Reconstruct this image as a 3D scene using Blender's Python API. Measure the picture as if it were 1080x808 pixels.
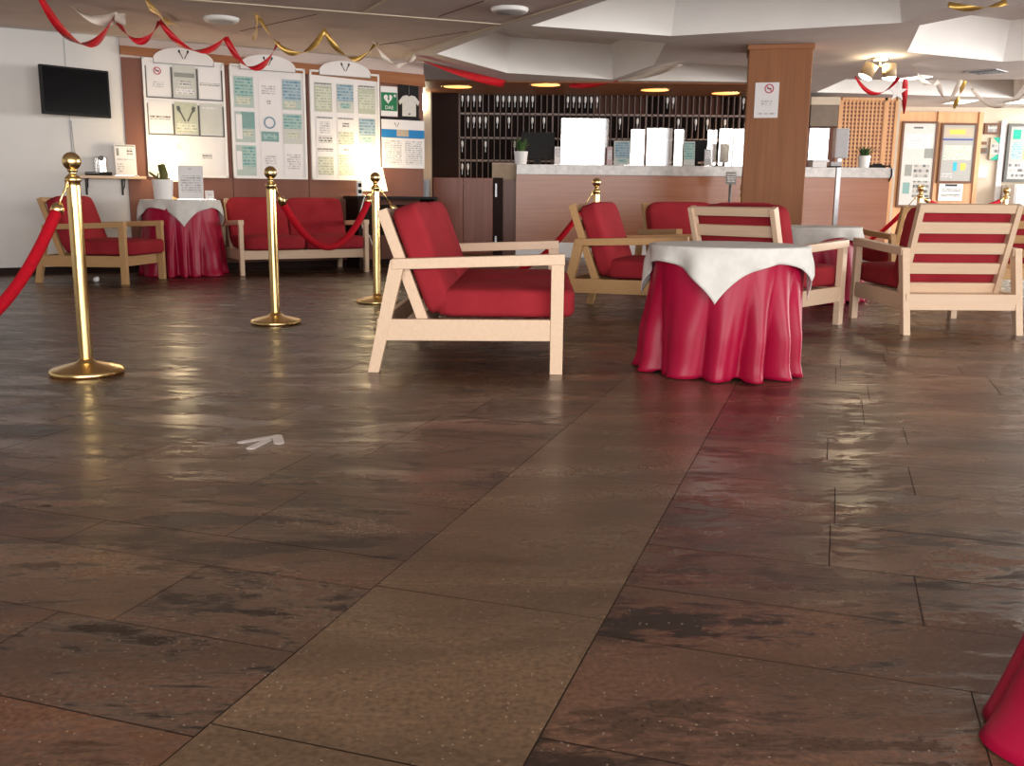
import bpy, bmesh, math, random
from math import sin, cos, pi, radians, sqrt, atan2
from mathutils import Vector, Matrix
from mathutils.geometry import tessellate_polygon

for _o in list(bpy.data.objects):
    bpy.data.objects.remove(_o)
SC = bpy.context.scene
COL = SC.collection
RND = random.Random(7)

# ------------------------------------------------------------------ camera
CAM_H = 0.80
cd = bpy.data.cameras.new('camera')
cd.sensor_width = 36.0
cd.lens = 34.0
cd.clip_start = 0.05
cd.clip_end = 200
cam = bpy.data.objects.new('camera', cd)
COL.objects.link(cam)
cam.matrix_world = (Matrix.Translation((0, 0, CAM_H))
                    @ Matrix.Rotation(radians(90 - 10.88), 4, 'X')
                    @ Matrix.Rotation(radians(0.57), 4, 'Z'))
SC.camera = cam

# ------------------------------------------------------------------ view, world and daylight
SC.view_settings.view_transform = 'Standard'
SC.view_settings.look = 'None'
SC.view_settings.gamma = 1.0
SC.view_settings.use_curve_mapping = False
SC.view_settings.exposure = 0.78
SC.cycles.max_bounces = 8
SC.cycles.diffuse_bounces = 4
SC.cycles.glossy_bounces = 4
SC.cycles.transparent_max_bounces = 12
SC.cycles.use_denoising = True
SC.cycles.sample_clamp_indirect = 6.0

wd = bpy.data.worlds.new('sky')
SC.world = wd
wd.use_nodes = True
wd.node_tree.nodes['Background'].inputs[0].default_value = (0.95, 0.95, 1.0, 1)
wd.node_tree.nodes['Background'].inputs[1].default_value = 1.0


def area(name, loc, rot, sx, sy, power, color=(1, 1, 1)):
    l = bpy.data.lights.new(name, 'AREA')
    l.shape = 'RECTANGLE'
    l.size = sx
    l.size_y = sy
    l.energy = power
    l.color = color
    o = bpy.data.objects.new(name, l)
    o.location = loc
    o.rotation_euler = rot
    COL.objects.link(o)
    return o


def point(name, loc, power, color, r=0.04):
    l = bpy.data.lights.new(name, 'POINT')
    l.energy = power
    l.color = color
    l.shadow_soft_size = r
    o = bpy.data.objects.new(name, l)
    o.location = loc
    COL.objects.link(o)
    return o


DAY = (1.0, 0.955, 0.90)
# windows behind the camera (facing +Y) and along the right-hand wall (facing -X)
area('daylight_rear', (-0.2, -3.15, 1.28), (radians(90), 0, 0), 5.8, 1.98, 230, DAY)
area('daylight_doors', (6.6, -3.15, 1.17), (radians(90), 0, 0), 6.6, 2.18, 320, DAY)
area('daylight_right', (11.25, 10.3, 1.45), (radians(90), 0, radians(90)), 11.0, 1.7, 580, DAY)

# ------------------------------------------------------------------ materials
MATS = {}


def mat(name, color, rough=0.6, metal=0.0, spec=0.5, emit=None, estr=0.0):
    if name in MATS:
        return MATS[name]
    m = bpy.data.materials.new(name)
    m.use_nodes = True
    b = m.node_tree.nodes['Principled BSDF']
    b.inputs['Base Color'].default_value = (*color, 1)
    b.inputs['Roughness'].default_value = rough
    b.inputs['Metallic'].default_value = metal
    b.inputs['Specular IOR Level'].default_value = spec
    if emit:
        b.inputs['Emission Color'].default_value = (*emit, 1)
        b.inputs['Emission Strength'].default_value = estr
    MATS[name] = m
    return m


def nt(m):
    t = m.node_tree
    return t, t.nodes, t.links, t.nodes['Principled BSDF']


def ramp(N, stops):
    r = N.new('ShaderNodeValToRGB')
    e = r.color_ramp.elements
    e[0].position, e[0].color = stops[0][0], (*stops[0][1], 1)
    e[1].position, e[1].color = stops[-1][0], (*stops[-1][1], 1)
    for p, c in stops[1:-1]:
        x = e.new(p)
        x.color = (*c, 1)
    return r


def wood(name, c1, c2, scale=(1.5, 30, 30), rough=0.45, spec=0.4, coord='Object'):
    m = mat(name, c1, rough, 0, spec)
    t, N, L, b = nt(m)
    tc = N.new('ShaderNodeTexCoord')
    mp = N.new('ShaderNodeMapping')
    mp.inputs['Scale'].default_value = scale
    no = N.new('ShaderNodeTexNoise')
    no.inputs['Scale'].default_value = 1.0
    no.inputs['Detail'].default_value = 5
    no.inputs['Distortion'].default_value = 0.4
    r = ramp(N, [(0.3, c1), (0.72, c2)])
    L.new(tc.outputs[coord], mp.inputs[0])
    L.new(mp.outputs[0], no.inputs['Vector'])
    L.new(no.outputs[0], r.inputs[0])
    L.new(r.outputs[0], b.inputs['Base Color'])
    return m


def noisy(name, c1, c2, scale=40, rough=0.9, bump=0.0, bscale=400, spec=0.3, metal=0.0):
    m = mat(name, c1, rough, metal, spec)
    t, N, L, b = nt(m)
    tc = N.new('ShaderNodeTexCoord')
    no = N.new('ShaderNodeTexNoise')
    no.inputs['Scale'].default_value = scale
    no.inputs['Detail'].default_value = 4
    r = ramp(N, [(0.3, c1), (0.7, c2)])
    L.new(tc.outputs['Object'], no.inputs['Vector'])
    L.new(no.outputs[0], r.inputs[0])
    L.new(r.outputs[0], b.inputs['Base Color'])
    if bump:
        n2 = N.new('ShaderNodeTexNoise')
        n2.inputs['Scale'].default_value = bscale
        n2.inputs['Detail'].default_value = 2
        bu = N.new('ShaderNodeBump')
        bu.inputs['Strength'].default_value = bump
        bu.inputs['Distance'].default_value = 0.01
        L.new(tc.outputs['Object'], n2.inputs['Vector'])
        L.new(n2.outputs[0], bu.inputs['Height'])
        L.new(bu.outputs[0], b.inputs['Normal'])
    return m


M_birch = wood('birch_wood', (0.71, 0.53, 0.38), (0.66, 0.48, 0.335), (3, 60, 60), 0.45, 0.3)
M_birch_shaded = wood('birch_wood_shaded', (0.52, 0.31, 0.145), (0.47, 0.275, 0.12), (3, 60, 60), 0.45, 0.3)  # same wood as the pale seats, its colour darkened for those in shade
M_red = noisy('red_upholstery', (0.34, 0.026, 0.036), (0.27, 0.018, 0.026), 6, 0.95, 0.35, 500, 0.15)
M_satin = noisy('magenta_satin', (0.36, 0.004, 0.040), (0.31, 0.003, 0.030), 5, 0.38, 0, 0, 0.3)
M_linen = noisy('white_linen', (0.68, 0.67, 0.64), (0.61, 0.60, 0.57), 25, 0.85, 0.25, 300, 0.2)
M_brass = noisy('polished_brass', (0.90, 0.67, 0.32), (0.82, 0.58, 0.25), 6, 0.24, 0, 0, 0.5, 1.0)
M_velvet = noisy('red_velvet', (0.47, 0.003, 0.014), (0.38, 0.002, 0.012), 60, 0.85, 0.2, 600, 0.2)
M_white = noisy('white_wall_paint', (0.74, 0.73, 0.72), (0.70, 0.69, 0.68), 3, 0.9)
M_ceil = noisy('ceiling_paint', (0.66, 0.62, 0.60), (0.60, 0.56, 0.54), 4, 0.9)
M_tile = noisy('ceiling_panel_felt', (0.60, 0.50, 0.465), (0.54, 0.445, 0.41), 3, 0.95)
M_recess = noisy('coffer_white', (0.86, 0.85, 0.83), (0.82, 0.81, 0.79), 3, 0.85)
M_brown = wood('brown_panelling', (0.22, 0.100, 0.075), (0.175, 0.075, 0.055), (3, 3, 0.6), 0.55, 0.2)
M_beam = wood('beam_wood', (0.34, 0.145, 0.065), (0.27, 0.105, 0.045), (1, 20, 20), 0.5, 0.2)
M_cherry = wood('cherry_veneer', (0.36, 0.130, 0.060), (0.29, 0.098, 0.044), (1.2, 20, 26), 0.26, 0.5)
M_cherryv = wood('cherry_veneer_upright', (0.30, 0.122, 0.048), (0.24, 0.092, 0.034), (26, 20, 1.2), 0.45, 0.2)
M_door = wood('dark_cherry_veneer', (0.22, 0.062, 0.034), (0.16, 0.042, 0.022), (20, 20, 1.0), 0.25, 0.2)
M_darkwood = wood('dark_stained_wood', (0.022, 0.009, 0.006), (0.014, 0.006, 0.004), (20, 20, 1), 0.55, 0.12)
M_orange = wood('orange_pine', (0.72, 0.40, 0.20), (0.62, 0.32, 0.14), (16, 16, 1), 0.45)
M_stone = noisy('grey_stone', (0.42, 0.40, 0.39), (0.60, 0.57, 0.55), 14, 0.22, 0, 0, 0.6)
M_plinth = noisy('white_plinth', (0.82, 0.80, 0.80), (0.76, 0.75, 0.75), 3, 0.3)
M_label = noisy('taupe_label', (0.34, 0.28, 0.26), (0.29, 0.24, 0.22), 20, 0.5, 0, 0, 0.2)
M_spot = noisy('tan_metal', (0.40, 0.30, 0.18), (0.36, 0.27, 0.16), 20, 0.45)
M_taupe = noisy('taupe_board', (0.22, 0.17, 0.13), (0.18, 0.14, 0.11), 10, 0.6)
M_black = noisy('black_plastic', (0.010, 0.010, 0.011), (0.014, 0.014, 0.015), 30, 0.5, 0, 0, 0.15)
M_iron = noisy('black_iron', (0.03, 0.028, 0.026), (0.045, 0.04, 0.036), 40, 0.5, 0, 0, 0.5, 0.6)
M_screen = noisy('dark_screen', (0.006, 0.006, 0.007), (0.008, 0.008, 0.009), 10, 0.15, 0, 0, 0.04)
M_grey = noisy('grey_plastic', (0.45, 0.46, 0.48), (0.40, 0.41, 0.43), 20, 0.4)
M_steel = noisy('grey_steel', (0.40, 0.41, 0.43), (0.34, 0.35, 0.37), 20, 0.35, 0, 0, 0.5, 0.7)
M_rackmetal = noisy('taupe_metal', (0.24, 0.185, 0.17), (0.20, 0.155, 0.145), 20, 0.5, 0, 0, 0.2)
M_paper = noisy('white_paper', (0.80, 0.79, 0.80), (0.76, 0.75, 0.77), 6, 0.75)
M_paperg = noisy('grey_paper', (0.58, 0.60, 0.57), (0.52, 0.54, 0.51), 6, 0.75)
M_ceramic = noisy('white_ceramic', (0.82, 0.82, 0.81), (0.78, 0.78, 0.77), 5, 0.3)
M_leaf = noisy('leaf_green', (0.035, 0.085, 0.022), (0.06, 0.12, 0.035), 30, 0.5)
M_cactus = noisy('cactus_green', (0.10, 0.11, 0.03), (0.15, 0.13, 0.04), 30, 0.6)
M_beige = noisy('beige_board', (0.50, 0.38, 0.27), (0.45, 0.34, 0.24), 10, 0.6)
M_cream = noisy('cream_paint', (0.62, 0.53, 0.42), (0.58, 0.49, 0.38), 4, 0.7)
M_gold = noisy('gold_foil', (0.62, 0.40, 0.10), (0.50, 0.31, 0.08), 20, 0.35, 0, 0, 0.5, 0.6)
M_redfoil = noisy('red_foil', (0.60, 0.010, 0.020), (0.48, 0.008, 0.016), 20, 0.35)
M_palefoil = noisy('pale_foil', (0.78, 0.70, 0.62), (0.70, 0.62, 0.54), 20, 0.35)
M_lamp = mat('lamp_diffuser', (0.9, 0.85, 0.75), 0.5, emit=(1.0, 0.86, 0.62), estr=9.0)
M_tube = mat('ceiling_light_diffuser', (0.9, 0.9, 0.9), 0.5, emit=(1.0, 0.96, 0.90), estr=4.0)
M_down = mat('downlight_glow', (0.9, 0.7, 0.4), 0.5, emit=(1.0, 0.36, 0.09), estr=1.5)
M_shade = mat('lamp_shade_glow', (0.9, 0.85, 0.7), 0.8, emit=(1.0, 0.80, 0.48), estr=1.7)
M_arrow = noisy('floor_marking_paint', (0.66, 0.60, 0.57), (0.60, 0.54, 0.51), 40, 0.6)


def flat(name, c, rough=0.7):
    return noisy('print_' + name, c, tuple(x * 0.9 for x in c), 30, rough)


C_ink = flat('ink', (0.03, 0.03, 0.035))
C_dgrey = flat('dark_grey', (0.12, 0.125, 0.12))
C_mgrey = flat('mid_grey', (0.28, 0.30, 0.28))
C_teal = flat('teal', (0.22, 0.38, 0.37))
C_teal2 = flat('sea_green', (0.46, 0.56, 0.53))
C_blue = flat('steel_blue', (0.18, 0.32, 0.42))
C_sage = flat('sage', (0.50, 0.54, 0.44))
C_redp = flat('prohibition_red', (0.50, 0.04, 0.08))
C_green = flat('safety_green', (0.02, 0.20, 0.09))
C_azure = flat('azure', (0.02, 0.22, 0.55))
C_yel = flat('yellow', (0.75, 0.60, 0.12))
C_tan = flat('tan', (0.50, 0.42, 0.32))
C_cyan = flat('cyan', (0.05, 0.45, 0.60))
C_emer = flat('emerald', (0.02, 0.38, 0.27))
C_navy = flat('navy', (0.08, 0.10, 0.30))
C_choc = flat('brown', (0.16, 0.08, 0.05))
M_lpaper = flat('pale_sheet', (0.60, 0.60, 0.58))
C_mid = flat('grey_sheet', (0.40, 0.40, 0.385))
C_pink = flat('pink', (0.62, 0.46, 0.48))


def text_mat(name, ink, paper, pitch=42.0, words=55.0, thr=0.50):
    """ruled rows of small dark strokes on paper, like lines of print seen from afar"""
    m = mat(name, paper, 0.75)
    t, N, L, b = nt(m)

    def math(op, a, v=None):
        n = N.new('ShaderNodeMath')
        n.operation = op
        L.new(a, n.inputs[0])
        if v is not None:
            if isinstance(v, (int, float)):
                n.inputs[1].default_value = v
            else:
                L.new(v, n.inputs[1])
        return n.outputs[0]
    tc = N.new('ShaderNodeTexCoord')
    sp_ = N.new('ShaderNodeSeparateXYZ')
    L.new(tc.outputs['Object'], sp_.inputs[0])
    rows = math('MULTIPLY', sp_.outputs['Z'], pitch)
    fr_ = math('FRACT', rows)
    on = math('GREATER_THAN', fr_, 0.45)
    fl_ = math('FLOOR', rows)
    cx = N.new('ShaderNodeCombineXYZ')
    L.new(math('MULTIPLY', sp_.outputs['X'], words), cx.inputs[0])
    L.new(math('MULTIPLY', fl_, 7.31), cx.inputs[1])
    no = N.new('ShaderNodeTexNoise')
    no.inputs['Scale'].default_value = 1.0
    no.inputs['Detail'].default_value = 1
    L.new(cx.outputs[0], no.inputs['Vector'])
    r = ramp(N, [(thr - 0.14, (0, 0, 0)), (thr + 0.10, (1, 1, 1))])
    L.new(no.outputs[0], r.inputs[0])
    f = math('MULTIPLY', r.outputs[0], on)
    mx = N.new('ShaderNodeMixRGB')
    mx.inputs[1].default_value = (*paper, 1)
    mx.inputs[2].default_value = (*ink, 1)
    L.new(f, mx.inputs[0])
    L.new(mx.outputs[0], b.inputs['Base Color'])
    return m


T_grey = text_mat('print_text_grey', (0.36, 0.36, 0.38), (0.76, 0.75, 0.77))
T_dark = text_mat('print_text_dark', (0.10, 0.10, 0.11), (0.70, 0.70, 0.70), 36.0, 70.0, 0.44)
T_teal = text_mat('print_text_teal', (0.10, 0.28, 0.32), (0.36, 0.52, 0.49), 30.0, 30.0)
T_sage = text_mat('print_text_sage', (0.34, 0.38, 0.32), (0.62, 0.65, 0.55), 34.0, 35.0)
T_blue = text_mat('print_text_blue', (0.12, 0.24, 0.34), (0.36, 0.48, 0.55), 30.0, 30.0)
T_photo = text_mat('print_photo', (0.10, 0.11, 0.12), (0.46, 0.45, 0.43), 12.0, 14.0)

# acrylic: clear sheet that also mirrors the bright windows behind the viewer
M_acrylic = bpy.data.materials.new('acrylic_sheet')
M_acrylic.use_nodes = True
_t = M_acrylic.node_tree
_t.nodes.remove(_t.nodes['Principled BSDF'])
_mx = _t.nodes.new('ShaderNodeMixShader')
_tr = _t.nodes.new('ShaderNodeBsdfTransparent')
_gl = _t.nodes.new('ShaderNodeBsdfGlossy')
_gl.inputs['Roughness'].default_value = 0.02
_mx.inputs[0].default_value = 0.35
_t.links.new(_tr.outputs[0], _mx.inputs[1])
_t.links.new(_gl.outputs[0], _mx.inputs[2])
_t.links.new(_mx.outputs[0], _t.nodes['Material Output'].inputs[0])


def floor_material():
    m = mat('slate_floor', (0.1, 0.07, 0.05), 0.3)
    t, N, L, b = nt(m)
    at = N.new('ShaderNodeVertexColor')
    at.layer_name = 'tone'
    tc = N.new('ShaderNodeTexCoord')
    mp = N.new('ShaderNodeMapping')
    mp.inputs['Rotation'].default_value = (0, 0, radians(18.25))
    mp.inputs['Scale'].default_value = (1.1, 3.6, 1)
    L.new(tc.outputs['Object'], mp.inputs[0])
    # broad cloudy tone
    n1 = N.new('ShaderNodeTexNoise')
    n1.inputs['Scale'].default_value = 1.3
    n1.inputs['Detail'].default_value = 6
    n1.inputs['Distortion'].default_value = 0.6
    L.new(mp.outputs[0], n1.inputs['Vector'])
    r1 = ramp(N, [(0.28, (0.62, 0.58, 0.56)), (0.75, (1.25, 1.2, 1.15))])
    L.new(n1.outputs[0], r1.inputs[0])
    mu = N.new('ShaderNodeMixRGB')
    mu.blend_type = 'MULTIPLY'
    mu.inputs[0].default_value = 1
    L.new(at.outputs[0], mu.inputs[1])
    L.new(r1.outputs[0], mu.inputs[2])
    # dark cleft veins, only on the slates (alpha of the tone layer = how cleft the stone is)
    n2 = N.new('ShaderNodeTexNoise')
    n2.inputs['Scale'].default_value = 1.7
    n2.inputs['Detail'].default_value = 12
    n2.inputs['Roughness'].default_value = 0.72
    n2.inputs['Distortion'].default_value = 0.9
    mp2 = N.new('ShaderNodeMapping')
    mp2.inputs['Rotation'].default_value = (0, 0, radians(-4))
    mp2.inputs['Scale'].default_value = (0.9, 2.4, 1)
    mp2.inputs['Location'].default_value = (3.1, 7.7, 0)
    L.new(tc.outputs['Object'], mp2.inputs[0])
    L.new(mp2.outputs[0], n2.inputs['Vector'])
    r2 = ramp(N, [(0.76, (0, 0, 0)), (0.835, (1, 1, 1))])
    n2b = N.new('ShaderNodeTexNoise')
    n2b.inputs['Scale'].default_value = 11
    n2b.inputs['Detail'].default_value = 8
    n2b.inputs['Roughness'].default_value = 0.75
    L.new(mp2.outputs[0], n2b.inputs['Vector'])
    rag = N.new('ShaderNodeMath')
    rag.operation = 'MULTIPLY_ADD'
    rag.inputs[1].default_value = 0.55
    L.new(n2b.outputs[0], rag.inputs[0])
    L.new(n2.outputs[0], rag.inputs[2])
    L.new(rag.outputs[0], r2.inputs[0])
    ml = N.new('ShaderNodeMath')
    ml.operation = 'MULTIPLY'
    L.new(r2.outputs[0], ml.inputs[0])
    L.new(at.outputs[1], ml.inputs[1])
    ml2 = N.new('ShaderNodeMath')
    ml2.operation = 'MULTIPLY'
    ml2.inputs[1].default_value = 0.95
    L.new(ml.outputs[0], ml2.inputs[0])
    mv = N.new('ShaderNodeMixRGB')
    mv.inputs[2].default_value = (0.012, 0.008, 0.006, 1)
    L.new(ml2.outputs[0], mv.inputs[0])
    L.new(mu.outputs[0], mv.inputs[1])
    # fine grain and pale specks
    n3 = N.new('ShaderNodeTexNoise')
    n3.inputs['Scale'].default_value = 90
    n3.inputs['Detail'].default_value = 3
    L.new(tc.outputs['Object'], n3.inputs['Vector'])
    r3 = ramp(N, [(0.3, (0.72, 0.72, 0.72)), (0.7, (1.25, 1.25, 1.25))])
    L.new(n3.outputs[0], r3.inputs[0])
    mg = N.new('ShaderNodeMixRGB')
    mg.blend_type = 'MULTIPLY'
    mg.inputs[0].default_value = 1
    L.new(mv.outputs[0], mg.inputs[1])
    L.new(r3.outputs[0], mg.inputs[2])
    vo = N.new('ShaderNodeTexVoronoi')
    vo.inputs['Scale'].default_value = 75
    L.new(tc.outputs['Object'], vo.inputs['Vector'])
    rv = ramp(N, [(0.10, (1, 1, 1)), (0.17, (0, 0, 0))])
    L.new(vo.outputs['Distance'], rv.inputs[0])
    sep = N.new('ShaderNodeSeparateColor')
    L.new(vo.outputs['Color'], sep.inputs[0])
    gt = N.new('ShaderNodeMath')
    gt.operation = 'GREATER_THAN'
    gt.inputs[1].default_value = 0.62
    L.new(sep.outputs[0], gt.inputs[0])
    mk = N.new('ShaderNodeMath')
    mk.operation = 'MULTIPLY'
    L.new(rv.outputs[0], mk.inputs[0])
    L.new(gt.outputs[0], mk.inputs[1])
    mk2 = N.new('ShaderNodeMath')
    mk2.operation = 'MULTIPLY'
    mk2.inputs[1].default_value = 0.75
    L.new(mk.outputs[0], mk2.inputs[0])
    ms = N.new('ShaderNodeMixRGB')
    ms.inputs[2].default_value = (0.34, 0.27, 0.20, 1)
    L.new(mk2.outputs[0], ms.inputs[0])
    L.new(mg.outputs[0], ms.inputs[1])
    L.new(ms.outputs[0], b.inputs['Base Color'])
    # polish
    rr = N.new('ShaderNodeMapRange')
    rr.inputs[1].default_value = 0.3
    rr.inputs[2].default_value = 0.75
    rr.inputs[3].default_value = 0.34
    rr.inputs[4].default_value = 0.20
    L.new(n1.outputs[0], rr.inputs[0])
    L.new(rr.outputs[0], b.inputs['Roughness'])
    bu = N.new('ShaderNodeBump')
    bu.inputs['Strength'].default_value = 0.22
    bu.inputs['Distance'].default_value = 0.02
    ad = N.new('ShaderNodeMath')
    ad.operation = 'MULTIPLY_ADD'
    ad.inputs[1].default_value = -0.5
    L.new(ml.outputs[0], ad.inputs[0])
    L.new(n1.outputs[0], ad.inputs[2])
    L.new(ad.outputs[0], bu.inputs['Height'])
    L.new(bu.outputs[0], b.inputs['Normal'])
    b.inputs['Specular IOR Level'].default_value = 0.45
    return m


# ------------------------------------------------------------------ mesh helpers
class MB:
    """collects shapes and links them as ONE mesh object"""

    def __init__(self):
        self.bm = bmesh.new()
        self.mats = []

    def mi(self, m):
        if m not in self.mats:
            self.mats.append(m)
        return self.mats.index(m)

    def faces(self, verts, faces, m=None, smooth=False):
        vs = [self.bm.verts.new(v) for v in verts]
        k = self.mi(m) if m else 0
        out = []
        for f in faces:
            try:
                fc = self.bm.faces.new([vs[i] for i in f])
            except ValueError:
                continue
            fc.material_index = k
            fc.smooth = smooth
            out.append(fc)
        return vs, out

    def box(self, c, s, m=None, rot=None, bevel=0.0):
        x, y, z = s[0] / 2, s[1] / 2, s[2] / 2
        v = [Vector(p) for p in ((-x, -y, -z), (x, -y, -z), (x, y, -z), (-x, y, -z),
                                 (-x, -y, z), (x, -y, z), (x, y, z), (-x, y, z))]
        if rot is not None:
            v = [rot @ p for p in v]
        v = [p + Vector(c) for p in v]
        vs, fs = self.faces(v, [(3, 2, 1, 0), (4, 5, 6, 7), (0, 1, 5, 4), (1, 2, 6, 5), (2, 3, 7, 6), (3, 0, 4, 7)], m)
        if bevel:
            es = list({e for f in fs for e in f.edges})
            bmesh.ops.bevel(self.bm, geom=es, offset=bevel, segments=2, affect='EDGES', profile=0.6)
        return self

    def b2(self, a, b, m=None, bevel=0.0):
        return self.box([(a[i] + b[i]) / 2 for i in range(3)], [abs(b[i] - a[i]) for i in range(3)], m, None, bevel)

    def bar(self, a, b, w, t, m=None, up=(1, 0, 0), bevel=0.003):
        """rectangular bar from a to b; t measured along up, w across"""
        a, b = Vector(a), Vector(b)
        d = (b - a)
        L = d.length
        d.normalize()
        u = Vector(up)
        u = (u - u.dot(d) * d).normalized()
        s = d.cross(u)
        R = Matrix((u, s, d)).transposed()
        return self.box((a + b) / 2, (t, w, L), m, R, bevel)

    def tube(self, pts, r, m=None, seg=10, closed=False, caps=True):
        pts = [Vector(p) for p in pts]
        rs = r if isinstance(r, (list, tuple)) else [r] * len(pts)
        rings = []
        prev = None
        k = self.mi(m) if m else 0
        for i, p in enumerate(pts):
            d = (pts[min(i + 1, len(pts) - 1)] - pts[max(i - 1, 0)])
            d = d.normalized() if d.length > 1e-9 else Vector((0, 0, 1))
            if prev is None:
                u = d.orthogonal().normalized()
            else:
                u = (prev - prev.dot(d) * d)
                u = u.normalized() if u.length > 1e-6 else d.orthogonal().normalized()
            prev = u
            w = d.cross(u)
            rings.append([self.bm.verts.new(p + rs[i] * (cos(2 * pi * j / seg) * u + sin(2 * pi * j / seg) * w)) for j in range(seg)])
        for i in range(len(rings) - 1):
            for j in range(seg):
                f = self.bm.faces.new((rings[i][j], rings[i][(j + 1) % seg], rings[i + 1][(j + 1) % seg], rings[i + 1][j]))
                f.smooth = True
                f.material_index = k
        if caps:
            for rg, fl in ((rings[0], True), (rings[-1], False)):
                f = self.bm.faces.new(list(reversed(rg)) if fl else rg)
                f.material_index = k
        return self

    def lathe(self, prof, c=(0, 0, 0), m=None, seg=32):
        """prof: list of (r, z) from bottom to top; caps where r > 0 at the ends"""
        k = self.mi(m) if m else 0
        rings = []
        full = []
        for a, b in zip(prof[:-1], prof[1:]):      # support rings keep the shading of long runs straight
            full.append(a)
            if math.hypot(b[0] - a[0], b[1] - a[1]) > 0.02 and a[0] > 1e-6 and b[0] > 1e-6:
                for t in (0.02, 0.98):
                    full.append((a[0] + (b[0] - a[0]) * t, a[1] + (b[1] - a[1]) * t))
        full.append(prof[-1])
        for r, z in full:
            if r < 1e-6:
                rings.append([self.bm.verts.new((c[0], c[1], c[2] + z))])
            else:
                rings.append([self.bm.verts.new((c[0] + r * cos(2 * pi * j / seg), c[1] + r * sin(2 * pi * j / seg), c[2] + z)) for j in range(seg)])
        for a, b in zip(rings[:-1], rings[1:]):
            for j in range(seg):
                j2 = (j + 1) % seg
                if len(a) == 1 and len(b) == 1:
                    continue
                if len(a) == 1:
                    vs = (a[0], b[j2], b[j])
                elif len(b) == 1:
                    vs = (a[j], a[j2], b[0])
                else:
                    vs = (a[j], a[j2], b[j2], b[j])
                f = self.bm.faces.new(vs)
                f.smooth = True
                f.material_index = k
        if len(rings[0]) > 1:
            f = self.bm.faces.new(list(reversed(rings[0])))
            f.material_index = k
        if len(rings[-1]) > 1:
            f = self.bm.faces.new(rings[-1])
            f.material_index = k
        return self

    def prism(self, outline, y0, y1, m=None, axis='y'):
        """outline of (x, z) extruded from y0 to y1"""
        n = len(outline)
        P = lambda x, z, y: (x, y, z) if axis == 'y' else ((y, x, z) if axis == 'x' else (x, z, y))
        v = [P(x, z, y0) for x, z in outline] + [P(x, z, y1) for x, z in outline]
        f = [tuple(range(n)), tuple(range(2 * n - 1, n - 1, -1))] + [(i, i + n, (i + 1) % n + n, (i + 1) % n) for i in range(n)]
        self.faces(v, f, m)
        return self

    def cushion(self, c, s, m=None, rot=None, n=6.0, puff=0.16, cuts=9):
        b = bmesh.new()
        bmesh.ops.create_cube(b, size=2.0)
        bmesh.ops.subdivide_edges(b, edges=b.edges[:], cuts=cuts, use_grid_fill=True)
        k = self.mi(m) if m else 0
        mp = {}
        thin = min(range(3), key=lambda i: s[i])
        for v in b.verts:
            p = Vector(v.co)
            mx = max(abs(x) for x in p)
            q = (sum(abs(x) ** n for x in p)) ** (1 / n)
            p = p * (mx / q)
            o = [i for i in range(3) if i != thin]
            e = max(abs(p[o[0]]), abs(p[o[1]]))
            p[thin] *= (1 - puff) + puff * (1 - e ** 2) * 1.5
            p = Vector((p.x * s[0] / 2, p.y * s[1] / 2, p.z * s[2] / 2))
            if rot is not None:
                p = rot @ p
            mp[v] = self.bm.verts.new(p + Vector(c))
        for f in b.faces:
            g = self.bm.faces.new([mp[v] for v in f.verts])
            g.smooth = True
            g.material_index = k
        b.free()
        return self

    def build(self, name, m=None, parent=None, loc=None, rotz=None, recalc=True):
        if recalc:
            bmesh.ops.recalc_face_normals(self.bm, faces=self.bm.faces[:])
        me = bpy.data.meshes.new(name)
        self.bm.to_mesh(me)
        self.bm.free()
        ms = self.mats if self.mats else [m]
        for x in ms:
            me.materials.append(x)
        o = bpy.data.objects.new(name, me)
        COL.objects.link(o)
        if parent is not None:
            o.parent = parent
        if loc is not None:
            o.location = loc
        if rotz is not None:
            o.rotation_euler = (0, 0, rotz)
        return o


def tag(o, label, cat, group=None, kind=None):
    o['label'] = label
    o['category'] = cat
    if group:
        o['group'] = group
    if kind:
        o['kind'] = kind
    return o


def thing(name, label, cat, loc=(0, 0, 0), rotz=0.0, group=None):
    o = bpy.data.objects.new(name, None)
    o.empty_display_size = 0.1
    COL.objects.link(o)
    o.location = loc
    o.rotation_euler = (0, 0, rotz)
    return tag(o, label, cat, group)


def struct(o):
    o['kind'] = 'structure'
    return o


def dup(root, loc, rotz, label, group=None):
    r = root.copy()
    COL.objects.link(r)
    r.location = loc
    r.rotation_euler = (0, 0, rotz)
    r['label'] = label
    if group:
        r['group'] = group
    for ch in list(root.children):
        c = ch.copy()
        COL.objects.link(c)
        c.parent = r
        for g in list(ch.children):
            d = g.copy()
            COL.objects.link(d)
            d.parent = c
    return r


def text_mesh(body, size, m, name, parent, loc, rot, extrude=0.001):
    cu = bpy.data.curves.new(name, 'FONT')
    cu.body = body
    cu.size = size
    cu.align_x = 'CENTER'
    cu.align_y = 'CENTER'
    cu.extrude = extrude
    tmp = bpy.data.objects.new('tmp', cu)
    COL.objects.link(tmp)
    bpy.context.view_layer.update()
    me = bpy.data.meshes.new_from_object(tmp.evaluated_get(bpy.context.evaluated_depsgraph_get()))
    bpy.data.objects.remove(tmp)
    me.materials.clear()
    me.materials.append(m)
    o = bpy.data.objects.new(name, me)
    COL.objects.link(o)
    o.parent = parent
    o.location = loc
    o.rotation_euler = rot
    return o


# ------------------------------------------------------------------ the room
CEIL = 2.33
NW = Vector((-0.494, 0.8695, 0)).normalized()      # outward normal of the long poster wall
UW = Vector((NW.y, -NW.x, 0))                      # along that wall, towards the right
P0 = NW * 10.75
WROT = atan2(UW.y, UW.x)


def on_wall(u, off, z):
    """a point of the poster wall: u metres along it, off metres in front of it"""
    p = P0 + UW * u - NW * off
    return Vector((p.x, p.y, z))


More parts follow.
